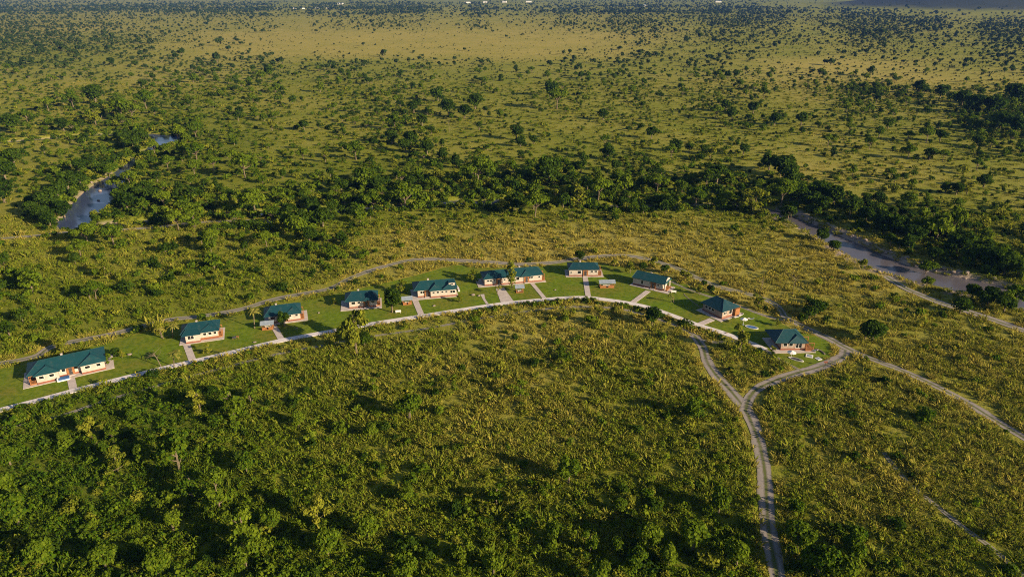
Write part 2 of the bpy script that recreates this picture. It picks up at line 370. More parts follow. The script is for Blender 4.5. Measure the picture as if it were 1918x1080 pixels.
for i, (p, wd) in enumerate(SPURS):
    ribbon("garden_path", line(p, 1.0), wd, .10 + .004 * i, M['paving'], 0, .09)
q = [G(*p) for p in [(929,541),(944,539),(963,565.5),(939,569.5)]]
sheet("driveway", q, .085, M['paving'])
q = line([(903,551),(907,560),(914,571)], 1.0); ribbon("stone_path", q, 1.2, .06, M['paving'], .9)
PAVE = []

# ------------------------------------------------------------------ small mesh builder
class MB:
    def __init__(s): s.V = []; s.F = []
    def add(s, V_, F_):
        b = len(s.V); s.V += [tuple(v) for v in V_]; s.F += [tuple(b + i for i in f) for f in F_]; return s
    def box(s, x0, x1, y0, y1, z0, z1):
        return s.add([(x0,y0,z0),(x1,y0,z0),(x1,y1,z0),(x0,y1,z0),(x0,y0,z1),(x1,y0,z1),(x1,y1,z1),(x0,y1,z1)],
                     [(0,3,2,1),(4,5,6,7),(0,1,5,4),(1,2,6,5),(2,3,7,6),(3,0,4,7)])
    def bar(s, a, b, r0, r1=None, n=5):
        r1 = r0 if r1 is None else r1; a = np.array(a, float); b = np.array(b, float); d = b - a; d /= np.linalg.norm(d) + 1e-9
        u = np.cross(d, (0, 0, 1) if abs(d[2]) < .9 else (1, 0, 0)); u /= np.linalg.norm(u); v = np.cross(d, u); vs = []
        for c_, r in ((a, r0), (b, r1)):
            for k in range(n): t = 2 * math.pi * k / n; vs.append(c_ + r * (u * math.cos(t) + v * math.sin(t)))
        return s.add(vs, [(k, (k + 1) % n, n + (k + 1) % n, n + k) for k in range(n)] + [tuple(range(n))[::-1], tuple(range(n, 2 * n))])
    def hip(s, x0, x1, y0, y1, z, h, inl, inr, th=.14, gr=False):
        """hip roof over a rectangle, ridge along x, inset inl / inr at the ends; a slab th thick at the eaves"""
        ym = (y0 + y1) / 2
        h *= .86
        s.add([(x0,y0,z),(x1,y0,z),(x1,y1,z),(x0,y1,z),(x0+inl,ym,z+h),(x1-inr,ym,z+h),(x0,y0,z-th),(x1,y0,z-th),(x1,y1,z-th),(x0,y1,z-th)],
              [(0,1,5,4),(1,2,5),(2,3,4,5),(3,0,4),(9,8,7,6),(6,7,1,0),(7,8,2,1),(8,9,3,2),(9,6,0,3)])
        r = .075
        for a, b in (((x0,y0,z),(x0+inl,ym,z+h)),((x0,y1,z),(x0+inl,ym,z+h)),((x1,y0,z),(x1-inr,ym,z+h)),((x1,y1,z),(x1-inr,ym,z+h)),((x0+inl,ym,z+h),(x1-inr,ym,z+h))):
            s.bar(a, b, r, r, 4)
        return s
    def hipy(s, x0, x1, y0, y1, z, h, inf, inb, th=.14):
        t = MB().hip(y0, y1, -x1, -x0, z, h, inf, inb, th)
        return s.add([(-v[1], v[0], v[2]) for v in t.V], t.F)
    def disc(s, cx, cy, rx, ry, z0, z1, n=20):
        vs = [(cx + rx * math.cos(2*math.pi*k/n), cy + ry * math.sin(2*math.pi*k/n), z) for z in (z0, z1) for k in range(n)]
        return s.add(vs, [(k, (k+1)%n, n+(k+1)%n, n+k) for k in range(n)] + [tuple(range(n))[::-1], tuple(range(n, 2*n))])
    def obj(s, name, m, parent=None, loc=None, rz=0):
        o = add_mesh(name, s.V, s.F, (m,), parent)
        if loc is not None: o.location = loc; o.rotation_euler = (0, 0, rz)
        return o
def empty(name, x, y, rz=0, z=0.):
    e = bpy.data.objects.new(name, None); COL.objects.link(e); e.location = (x, y, z); e.rotation_euler = (0, 0, rz); e.empty_display_size = .5; return e

HOUSES = []
def window(root, x, z, wd, ht, y=0., side='f', D=0, rnd=False):
    """frame with a dark pane; side f = front wall (faces -y), l / r = the end walls"""
    fr = MB(); t = .09
    fr.box(x-wd/2-t, x+wd/2+t, -.06, .02, z-ht/2-t, z-ht/2).box(x-wd/2-t, x+wd/2+t, -.06, .02, z+ht/2, z+ht/2+t)
    fr.box(x-wd/2-t, x-wd/2, -.06, .02, z-ht/2, z+ht/2).box(x+wd/2, x+wd/2+t, -.06, .02, z-ht/2, z+ht/2)
    if wd > 1.3: fr.box(x-.04, x+.04, -.055, .02, z-ht/2, z+ht/2)
    pn = MB().box(x-wd/2, x+wd/2, -.035, .015, z-ht/2, z+ht/2)
    def tr(m):
        V_ = m.V
        if side == 'f': V_ = [(a, b + y, c_) for a, b, c_ in V_]
        elif side == 'r': V_ = [(y - b, a, c_) for a, b, c_ in V_]
        else: V_ = [(y + b, D - a, c_) for a, b, c_ in V_]
        m.V = V_; return m
    f = tr(fr).obj("window", M['white'], root); tr(pn).obj("pane", M['glass'], f)
def house(px, W, D, ang, label, wings=(), roofs=(), wins=(), doors=(), porch=(), terr=(-1.6, 1.6, -1.4, .5), hw=2.85, chim=None, extra=None, wm='plaster'):
    x, y = G(*px) if len(px) == 2 else px[1:]
    root = empty("cottage", x, y, R(ang), .02); tag(root, label, "cottage", "teal roofed cottages along the lawn")
    HOUSES.append((x, y, W, D, R(ang)))
    # paved apron is part of the ground
    l, r, f, b = [q_ * .82 for q_ in terr]
    p = MB().box(l, W + r, f, D + b, -.1, .12); o = p.obj("paving", M['paving'], None, (x, y, .02), R(ang)); tag(o, kind="structure")
    pl = MB().box(-.05, W+.05, -.05, D+.05, .12, .55)
    wl = MB().box(0, W, 0, D, .55, hw)
    for k, (a, b2, c_, d) in enumerate(wings):
        pl.box(a-.06, b2+.06, c_-.05, d, .121, .552); wl.box(a-.01, b2+.01, c_, d, .552, hw+.002)
    pl.obj("plinth", M['brick'], root); wl.obj("wall", M[wm], root)
    rf = MB()
    for k, a in enumerate(roofs): (rf.hipy if a[0] == 'y' else rf.hip)(*a[1:])
    rf = rf.obj("roof", M['roof'], root)
    if chim: MB().box(chim[0]-.24, chim[0]+.24, chim[1]-.2, chim[1]+.2, hw+.4, hw+1.85).box(chim[0]-.32, chim[0]+.32, chim[1]-.28, chim[1]+.28, hw+1.85, hw+1.95).obj("chimney", M['paving'], rf)
    for a in wins: window(root, *a)
    for dx, dy in doors:   # timber entrance bay with its door
        e = MB().box(dx-.95, dx+.95, dy-.22, dy+.1, .13, hw-.1).obj("entrance_bay", M['timber'], root)
        d = MB().box(dx-.4, dx+.4, dy-.27, dy-.2, .3, 2.3).obj("door", M['dark'], root)
        MB().box(dx+.26, dx+.34, dy-.33, dy-.27, 1.2, 1.3).obj("handle", M['white'], d)
        MB().box(dx-.9, dx+.9, dy-.9, dy-.28, .121, .3).obj("step", M['paving'], root)
    for (x0, x1, y0, y1) in porch:  # open timber veranda at an end of the house
        MB().box(x0, x1, y0, y1, .13, .5).obj("deck", M['timber'], root)
        rail = MB()
        cor = [(x0+.08, y0+.08), (x1-.08, y0+.08), (x1-.08, y1-.08), (x0+.08, y1-.08)]
        for k, (a, b2) in enumerate(cor):
            MB().box(a-.08, a+.08, b2-.08, b2+.08, .501, hw-.2).obj("post", M['timber'], root)
        for k in range(4):
            a = cor[k]; c_ = cor[(k+1) % 4]
            if (k == 3 and x0 > 1) or (k == 1 and x0 < 1): continue
            for zz in (.8, 1.05, 1.3): rail.bar((a[0], a[1], zz), (c_[0], c_[1], zz), .04, .04, 4)
            n = int(math.dist(a, c_) / .35) + 1
            for j in range(1, n): rail.bar((a[0]+(c_[0]-a[0])*j/n, a[1]+(c_[1]-a[1])*j/n, .5), (a[0]+(c_[0]-a[0])*j/n, a[1]+(c_[1]-a[1])*j/n, 1.3), .03, .03, 4)
        rail.obj("railing", M['timber'], root)
        
        for yy in (y0, y1-.14): MB().box(x0, x1, yy, yy+.14, hw-.2, hw-.03).obj("beam", M['timber'], root)
    if extra: extra(root)
    return root
e = .55; Z = 2.95
def ex1(root):
    MB().box(4.9, 10.4, -.02, .05, .56, 1.15).obj("balustrade", M['timber'], root)
house((71.7,715.8), 16.4, 7.2, 31, "longest leftmost cottage, two wings around a recessed entrance, blue day bed in front",
      wings=[(.0, 5.2, -1.5, .3), (10.6, 16.4, -1.5, .3)],
      roofs=[('x', -e-1.6, 16.4+e, -e-.6, 7.2+e, Z, 2.3, 3.2, 3.4), ('y', -e, 5.2+e, -1.5-e, 5, Z-.03, 1.5, 2.2, 1.), ('y', 10.6-e, 16.4+e-.02, -1.5-e, 5, Z-.04, 1.9, 2.6, 1.)],
      wins=[(1.2,1.95,1.1,.8,-1.5),(3.6,1.95,1.1,.8,-1.5),(12.2,1.95,1.2,.8,-1.5),(14.9,1.95,1.0,.8,-1.5),(6.4,1.9,.9,.8,0),(9.4,1.9,.9,.8,0),(2.5,1.9,1.2,.9,16.4,'r'),(5,1.9,1.2,.9,16.4,'r')],
      doors=[(8.0, 0)], porch=[(-1.7, 0, -1.2, 3.2)], terr=(-4.2, 2.6, -2.6, .6), chim=(6.5, 5.0))
house((350,641), 9.2, 6.6, 19, "second cottage from the left, one big dark window at its left end",
      wings=[(0, 4.0, -1.1, .3)],
      roofs=[('x', -e-.9, 9.2+e, -e, 6.6+e, Z, 2.2, 2.5, 2.2), ('y', 3.9, 9.2+e-.02, -e-.25, 5, Z-.03, 1.6, 2.1, 1.), ('x', -e-.4, 4.4, -1.1-e, 3.2, Z-.05, 1.2, 1.2, 1.)],
      wins=[(1.5,1.95,1.7,1.1,-1.1),(5.4,1.95,.9,.8,0),(6.9,1.95,.9,.8,0),(8.3,1.95,.8,.8,0)], porch=[(9.2, 10.3, .2, 3.6)], terr=(-2.4, 1.9, -1.9, .5), chim=(3.2, 4.6),
      extra=lambda r: MB().box(4.0, 9.2, -.05, .02, .56, .8).obj("skirting", M['timber'], r))
house((505,606.7), 9.7, 6.6, 18, "third cottage from the left with a leafy tree standing before its front wall",
      roofs=[('x', -e-.9, 9.7+e, -e-.2, 6.6+e, Z, 2.3, 2.6, 2.2), ('y', 5.0, 9.7+e-.02, -e-.5, 5, Z-.03, 1.6, 2.1, 1.)],
      wins=[(1.3,1.95,1.2,.9,0),(3.2,1.95,1.0,.8,0),(6.4,1.95,1.2,.7,0),(8.6,1.95,.8,.7,0)], doors=[(4.7, 0)], porch=[(9.7, 10.9, .2, 4.0)], terr=(-1.9, 2.8, -1.4, .5), chim=(2.6, 4.8))
house((655,578), 9.2, 6.4, 11, "fourth cottage from the left, half hidden behind a tall tree beside the path",
      roofs=[('x', -e-.9, 9.2+e, -e-.2, 6.4+e, Z, 2.3, 2.6, 2.2), ('y', 4.6, 9.2+e-.02, -e-.5, 5, Z-.03, 1.5, 2.1, 1.)],
      wins=[(1.4,1.95,1.3,.9,0),(3.2,1.95,.9,.8,0),(7.9,1.95,1.1,.7,0)], doors=[(5.7, 0)], porch=[(9.2, 10.3, .2, 3.6)], terr=(-3.6, 1.9, -1.9, .5), chim=(3.2, 4.9))
def ex5(root):
    MB().box(11.0, 13.2, .55, 3.4, Z-.2, 4.4).obj("dormer", M['plaster'], root)
    MB().box(10.9, 13.3, .45, 3.6, 4.401, 4.5).obj("dormer_roof", M['roof'], root)
    window(root, 12.1, 3.9, 1.1, .5, .55)
house((783,557.5), 13.4, 7.0, 12, "fifth cottage from the left, row of small windows and pale dormer at right",
      wings=[(4.4, 13.4, -1.2, .3)],
      roofs=[('x', -e-.9, 13.4+e, -e, 7+e, Z, 2.1, 2.7, 1.3), ('y', 3.85, 8.6, -1.2-e, 5, Z-.03, 1.7, 2.2, 1.), ('y', 8.2, 13.4+e-.6, -1.2-e-.01, 5, Z-.045, 1.4, 1.6, 1.)],
      wins=[(1.6,1.95,1.4,.9,0),(5.4,2.0,.8,.6,-1.2),(6.9,2.0,.8,.7,-1.2),(8.5,2.0,.8,.6,-1.2),(9.9,2.0,.8,.6,-1.2),(12.1,1.8,1.7,.9,-1.2)], doors=[(3.3,0)],
      terr=(-2.6, .8, -2.4, .5), extra=ex5, chim=(4.2, 5.2))
house((908,535.8), 21.4, 6.4, 12, "long low cottage at mid arc with a columnar tree before its front",
      roofs=[('x', -e, 8.8, -e, 6.4+e, Z-.02, 2.0, 3.0, 1.), ('x', 8.0, 21.4+e, -e-.02, 6.4+e, Z, 2.2, 1.5, 2.2), ('y', 13.3, 18.0, -e-.4, 5, Z-.04, 1.7, 2.2, 1.)],
      wins=[(1.8,1.95,1.9,.7,0),(7.4,1.95,.7,.6,0),(12.3,1.9,1.2,1.1,0),(17.2,1.95,1.6,.7,0),(20.4,1.95,.8,.7,0),(3.6,2.0,.6,.6,0)], doors=[(5.2,0),(15.6,0)],
      porch=[(21.4,22.6,.3,3.4)], terr=(-3.0, 1.8, -1.1, .5), chim=(13.9, 4.8))
house((1066,517.5), 10.8, 6.0, 0, "plain square-on cottage with an orange door bay and two dark oval-looking windows",
      roofs=[('x', -e+.1, 10.8+e, -e, 6.0+e, Z, 1.75, 2.0, 2.0)],
      wins=[(.7,1.5,.45,.9,0),(3.8,1.7,1.2,1.2,0),(8.5,2.0,.9,.65,0),(10.0,2.0,.85,.65,0)], doors=[(6.1,0)], porch=[(10.8,12.1,.3,4.2)], terr=(-1.6, 2.6, -.9, .5), chim=(4.4, 4.4))
def ex8(root):   # arched gable end over an open porch
    m = MB(); n = 14; W8 = 11.3; Dd = 5.4
    pts = [(Dd/2 - 2.7*math.cos(math.pi*k/n)*1.0, .5 + 3.95*math.sin(math.pi*k/n)**.7) for k in range(n+1)]
    inn = [(Dd/2 - 1.95*math.cos(math.pi*k/n), .5 + 3.0*math.sin(math.pi*k/n)**.7) for k in range(n+1)]
    for k in range(n):
        a, b = pts[k], pts[k+1]; c_, d = inn[k], inn[k+1]
        xs = (W8+.72, W8+.98); vs = [(x_, *p) for x_ in xs for p in (a, b, d, c_)]
        m.add(vs, [(0,1,2,3),(7,6,5,4),(0,4,5,1),(3,2,6,7),(1,5,6,2),(0,3,7,4)])
    m.obj("arched_gable", M['plaster'], root)
    MB().box(W8+.05, W8+1.6, .5, Dd-.5, .13, .5).obj("deck", M['timber'], root)
    window(root, 2.7, 1.6, 2.0, 1.8, W8, 'r')
house((1185,532.5), 11.3, 5.4, -33, "cottage with a cream arched gable end, eighth along the lawn",
      roofs=[('x', -.35, 12.4, -e, 5.4+e, Z, 2.1, .6, .35)],
      wins=[(3.6,1.7,.8,1.4,0),(6.6,2.0,.5,.5,0),(9.8,1.95,.9,.6,0)], doors=[(7.9,0)], terr=(-.8, 3.4, -1.7, .5), extra=ex8, chim=(5.5, 3.4))
def ex9(root):
    pass
house((1351.7,598), 7.4, 8.4, 33, "small square cottage with dark hip roof and orange end bay, ninth along the lawn",
      roofs=[('y', -e-.2, 7.4+e, -e, 8.4+e, Z, 2.6, 3.6, 2.6)],
      wins=[(1.3,1.9,1.5,.8,0),(3.9,1.8,1.3,1.4,0),(1.6,1.9,1.0,.8,0,'l',8.4),(3.0,1.9,1.0,.8,0,'l',8.4),(4.4,1.9,1.0,.8,0,'l',8.4)], porch=[(7.4,8.9,.2,3.0)],
      terr=(-2.2, 2.2, -1.5, 1.5), extra=lambda r: MB().box(5.3, 7.4, -.9, -.06, .13, 2.6).obj("entrance_bay", M['timber'], r), wm='plaster2')
house((1461.7,656), 7.2, 7.6, 2, "rightmost cottage with a many-sided roof and a glazed timber veranda",
      roofs=[('x', -2.2, 7.2+e, -.7, 7.6+e, Z, 2.6, 3.8, 3.2), ('y', 1.8, 7.2+e-.03, -1.0, 5, Z-.04, 1.7, 1.9, 1.)],
      wins=[(1.2,1.9,1.1,1.0,0),(2.9,1.9,1.1,1.0,0),(5.3,1.6,1.7,1.6,0),(2.2,1.9,1.2,.8,0,'l',7.6),(4.5,1.9,1.2,.8,0,'l',7.6)],
      porch=[(7.2,9.6,-.9,3.4)], terr=(-3.2, 3.4, -2.2, .6), wm='plaster2')

# ------------------------------------------------------------------ things on the lawn
def at(root_name, px, rz, label, cat, group=None):
    x, y = G(*px); return tag(empty(root_name, x, y, R(rz), .03), label, cat, group)
def pavilion(px, W, D, rz, label, ex=False):
    r = at("garden_pavilion", px, rz, label, "pavilion", "small roofed shelters on the lawn")
    MB().box(0, W, 0, D, 0, .18).obj("floor", M['timber'], r)
    for a in (.1, W-.1):
        for b in (.1, D-.1): MB().box(a-.07, a+.07, b-.07, b+.07, .181, 2.0).obj("post", M['timber'], r)
    if not ex: MB().box(.15, W*.42, .03, .1, .181, 1.0).box(W*.58, W-.15, .03, .1, .181, 1.0).obj("railing", M['timber'], r)
    t = MB().add([(-.4,-.4,2.0),(W+.4,-.4,2.0),(W+.4,D/2,2.75),(-.4,D/2,2.75),(W+.4,D+.4,2.0),(-.4,D+.4,2.0),(-.4,-.4,1.9),(W+.4,-.4,1.9),(W+.4,D+.4,1.9),(-.4,D+.4,1.9),(W+.4,D/2,2.65),(-.4,D/2,2.65)],
                 [(0,1,2,3),(3,2,4,5),(6,11,10,7),(11,9,8,10),(0,6,7,1),(5,4,8,9),(1,7,10,2),(2,10,8,4),(0,3,11,6),(3,5,9,11)])
    t.obj("roof", M['greym'], r)
    MB().box(W*.25, W*.75, D*.3, D*.6, .55, .62).box(W*.3, W*.34, D*.34, D*.4, .18, .55).box(W*.66, W*.7, D*.34, D*.4, .18, .55).obj("table", M['white'], r)
    return r
pavilion((491,619), 3.4, 2.4, 12, "blue-grey roofed shelter left of the third cottage's path")
pavilion((755,572), 3.0, 2.6, 14, "blue-grey roofed shelter left of the fifth cottage")
pavilion((1124,540), 5.2, 2.8, 4, "wide timber-railed shelter on the lawn right of the square-on cottage")
pavilion((967,549), 2.6, 2.2, 8, "small shelter in the lawn wedge before the long mid-arc cottage", True)
r = at("day_bed", (108,716), 31, "blue cushioned day bed with white ends before the leftmost cottage", "day bed")
MB().box(0, 3.0, 0, 1.8, 0, .35).obj("base", M['white'], r); MB().box(.35, 2.9, .08, 1.72, .351, .62).obj("cushion", M['cover'], r)
MB().box(0, .28, 0, 1.8, .351, 1.0).obj("backrest", M['white'], r)
for px, rz, lb in [((741,587), 8, "white bench on the lawn below the round tree left of the fifth cottage"), ((1257,549), -8, "white bench beside the arched gable cottage's terrace")]:
    r = at("garden_bench", px, rz, lb, "bench", "white benches on the lawn")
    MB().box(0, 1.8, 0, .45, .42, .48).obj("seat", M['white'], r); MB().box(0, 1.8, .45, .5, .5, .95).obj("backrest", M['white'], r)
    for a in (.1, 1.6): MB().box(a, a+.08, .03, .42, 0, .42).obj("leg", M['white'], r)
r = at("barbecue", (436,637), 20, "dark barbecue with timber shelf on the lawn right of the second cottage", "barbecue")
MB().box(0, 1.1, 0, .7, .5, 1.0).obj("firebox", M['dark'], r); MB().box(1.1, 1.9, 0, .7, .85, .92).obj("shelf", M['timber'], r)
for a in (.05, .95, 1.75): MB().box(a, a+.09, .1, .2, 0, .5 if a < 1.5 else .85).obj("leg", M['timber'], r)
def pad(nm, px, rx, ry, rz, label, cat, m1, m2):
    r = at(nm, px, rz, label, cat)
    n = 28; mo = MB(); vs = []
    for rr, z in ((1, .02), (1, .16), (.86, .16), (.86, .1)):
        vs += [(rx*rr*math.cos(2*math.pi*k/n), ry*rr*math.sin(2*math.pi*k/n), z) for k in range(n)]
    mo.add(vs, [(l*n+k, l*n+(k+1) % n, (l+1)*n+(k+1) % n, (l+1)*n+k) for l in range(3) for k in range(n)]).obj("rim", m1, r)
    MB().disc(0, 0, rx*.87, ry*.87, .0, .11, n).obj("surface", m2, r)
pad("plunge_pool", (1408,613), 2.1, 1.1, -30, "oval blue plunge pool between the two rightmost cottages", "plunge pool", M['white'], M['cover'])
pad("fire_pit", (1491,673), 2.2, .8, -38, "narrow oval fire pit with a white rim below the rightmost cottage", "fire pit", M['white'], M['dark'])
def slabpad(px, s, rz, label):
    r = at("stone_pad", px, rz, label, "stone pad", "square pads beside the rightmost cottage")
    MB().box(-s, s, -s, s, 0, .14).obj("border", M['white'], r); MB().box(-s*.65, s*.65, -s*.65, s*.65, .141, .17).obj("panel", M['greym'], r)
slabpad((1516,667), 1.0, -25, "larger square stone pad off the rightmost cottage's veranda")
slabpad((1533,672), .75, 20, "smaller square stone pad nearest the right end of the lawn")
def parasol(px, rad, label, hh=2.3):
    r = at("parasol", px, 0, label, "parasol", "white parasols beside the right-hand cottages")
    MB().bar((0, 0, 0), (0, 0, hh), .05, .04, 6).obj("pole", M['white'], r); MB().disc(0, 0, .35, .35, 0, .1, 10).obj("base", M['greym'], r)
    n = 8; vs = [(0, 0, hh+.25)] + [(rad*math.cos(2*math.pi*k/n), rad*math.sin(2*math.pi*k/n), hh-.3) for k in range(n)] + [(0, 0, hh+.2)] + [(rad*math.cos(2*math.pi*k/n), rad*math.sin(2*math.pi*k/n), hh-.36) for k in range(n)]
    MB().add(vs, [(0, 1+k, 1+(k+1) % n) for k in range(n)] + [(n+1, n+2+(k+1) % n, n+2+k) for k in range(n)] + [(1+k, n+2+k, n+2+(k+1) % n, 1+(k+1) % n) for k in range(n)]).obj("canopy", M['white'], r)
parasol((1481,671), 1.3, "white parasol below the rightmost cottage, over the end of the oval fire pit")
parasol((1392,608), 1.2, "white parasol right of the ninth cottage near the oval pool")
for i, (px, rz, lb) in enumerate([((1376,597), 20, "white sun lounger against the ninth cottage's terrace edge"), ((1385,594), 35, "white sun lounger farther out on the ninth cottage's terrace"),
        ((1400,599), -20, "white sun lounger on the grass right of the ninth cottage's parasol"), ((1518,657), -40, "white sun lounger at the rightmost cottage's veranda corner")]):
    r = at("sun_lounger", px, rz, lb, "sun lounger", "white sun loungers by the right-hand cottages")
    r.location.z = .16
    MB().box(0, 1.35, 0, .7, .25, .36).obj("mattress", M['white'], r)
    MB().add([(1.36,0,.25),(1.95,0,.7),(1.95,.7,.7),(1.36,.7,.25),(1.36,0,.36),(1.9,0,.8),(1.9,.7,.8),(1.36,.7,.36)], [(0,3,2,1),(4,5,6,7),(0,1,5,4),(1,2,6,5),(2,3,7,6),(3,0,4,7)]).obj("backrest", M['white'], r)
    for a in (.1, 1.2): MB().box(a, a+.08, .05, .65, 0, .25).obj("leg", M['greym'], r)
r = at("sign_post", (1545,686), 0, "rusty red marker post at the track edge right of the last cottage", "marker post")
MB().bar((0, 0, 0), (0, 0, 1.6), .06, .06, 6).obj("post", M['dark'], r); MB().box(-.5, .5, -.12, -.07, 1.2, 1.75).obj("board", M['brick'], r)
# low curved walls
def curb(nm, px, label, m, w_=.35, h_=.5):
    L = line(px, .6); t = np.gradient(L, axis=0); t /= np.linalg.norm(t, axis=1)[:, None]; n_ = np.stack([-t[:, 1], t[:, 0]], 1) * w_ / 2; k = len(L)
    V_ = np.vstack([np.column_stack([L + n_, np.full(k, .0)]), np.column_stack([L + n_, np.full(k, h_)]), np.column_stack([L - n_, np.full(k, h_)]), np.column_stack([L - n_, np.full(k, .0)])])
    F_ = [(a*k+i, a*k+i+1, (a+1)*k+i+1, (a+1)*k+i) for a in range(3) for i in range(k-1)] + [(0, k, 2*k, 3*k), (k-1, 4*k-1, 3*k-1, 2*k-1)]
    tag(add_mesh(nm, V_.tolist(), F_, (m,)), label, "low wall", "low curved garden walls")
curb("low_wall", [(850,533),(857,539),(860,546)], "short grey curved wall just right of the fifth cottage", M['conc'], .6)
curb("low_wall", [(1527,654),(1537,657),(1545,664)], "thin curved kerb wall on the grass at the lawn's right end", M['stone'], .3, .3)
curb("low_wall", [(1281,550),(1287,557),(1310,575)], "thin kerb on the grass between the eighth and ninth cottages", M['stone'], .22, .12)
# pale boulders lying on the lawn
def rockmesh(seed, name):
    bm = bmesh.new(); bmesh.ops.create_icosphere(bm, subdivisions=2, radius=1); g = np.random.default_rng(seed); o = g.random(3) * 50
    for v in bm.verts:
        p = np.array(v.co); f = .7 + .6 * float(fbm(p[0]*2+o[0]+p[2], p[1]*2+o[1], 1.3, seed)); v.co = p * f * [1, .8, .6]
    for f in bm.faces: f.smooth = False
    me = bpy.data.meshes.new(name); bm.to_mesh(me); bm.free(); me.materials.append(M['stone']); return me
ROCKS = [rockmesh(s, "boulder") for s in range(5)]
def rock(x, y, s, label, group, k=None, sink=.3):
    o = bpy.data.objects.new("boulder", ROCKS[random.randrange(5)]); COL.objects.link(o); z = float(hz(x, y))
    o.location = (x, y, z + s * .25); o.scale = (s * random.uniform(.8, 1.3), s, s * random.uniform(.7, 1.1)); o.rotation_euler = (0, 0, random.random() * 6.3)
    return tag(o, label, "boulder", group)
for px, s, lb in [((477,641), .45, "pale boulder on the lawn between the second and third cottages"), ((556,615), .4, "pale boulder before the third cottage"),
        ((597,586), .45, "pale boulder right of the third cottage at the lawn's dark strip"), ((649,604), .45, "pale boulder at the foot of the tall path-side tree"),
        ((813,573), .5, "pale boulder before the fifth cottage"), ((886,553), .7, "grey boulder at the head of the stone path"), ((897,554), .6, "flat boulder beside the stone path's head"),
        ((1040,543), .4, "reddish boulder on the lawn between the long and square-on cottages"), ((243,664), .6, "long pale boulder right of the leftmost cottage"), ((1360,624), .5, "round white boulder left of the yellow-green tree")]:
    rock(*G(*px), s, lb, "boulders on the lawn")

# ------------------------------------------------------------------ plants: meshes
def quads(C, Nrm, sz, g, asp=1.0):
    """one small leaf-clump face per centre, facing Nrm, returned as vertices and faces"""
    n = len(C); Nrm = Nrm / (np.linalg.norm(Nrm, axis=1)[:, None] + 1e-9)
    a = g.normal(size=(n, 3)); u = np.cross(Nrm, a); u /= np.linalg.norm(u, axis=1)[:, None] + 1e-9; v = np.cross(Nrm, u)
    s = (sz * g.uniform(.6, 1.4, n))[:, None]; u = u * s * asp; v = v * s / asp
    k = g.uniform(.5, 1.0, (n, 4, 1))
    P = np.stack([C - u * k[:, 0], C - v * k[:, 1] + Nrm * s * .12, C + u * k[:, 2], C + v * k[:, 3] + Nrm * s * .12], 1)
    return P.reshape(-1, 3), np.arange(4 * n).reshape(n, 4)
def lobes_to_leaves(lobes, n, sz, g, up=.35, shell=.75):
    L = np.array(lobes, float); wgt = (L[:, 3] * L[:, 4]) ** 1.0; k = g.choice(len(L), n, p=wgt / wgt.sum())
    d = g.normal(size=(n, 3)); d[:, 2] = np.abs(d[:, 2]) * np.where(g.random(n) < .8, 1, -1); d /= np.linalg.norm(d, axis=1)[:, None]
    r = g.uniform(shell, 1.05, n)[:, None]
    C = L[k, :3] + d * r * L[k][:, [3, 3, 4]]
    Nn = d * .9 + g.normal(size=(n, 3)) * .55 + [0, 0, up]
    return quads(C, Nn, np.full(n, sz), g)
def tubes(segs, n=5):
    b = MB()
    for a, c_, r0, r1 in segs: b.bar(a, c_, r0, r1, n)
    return b
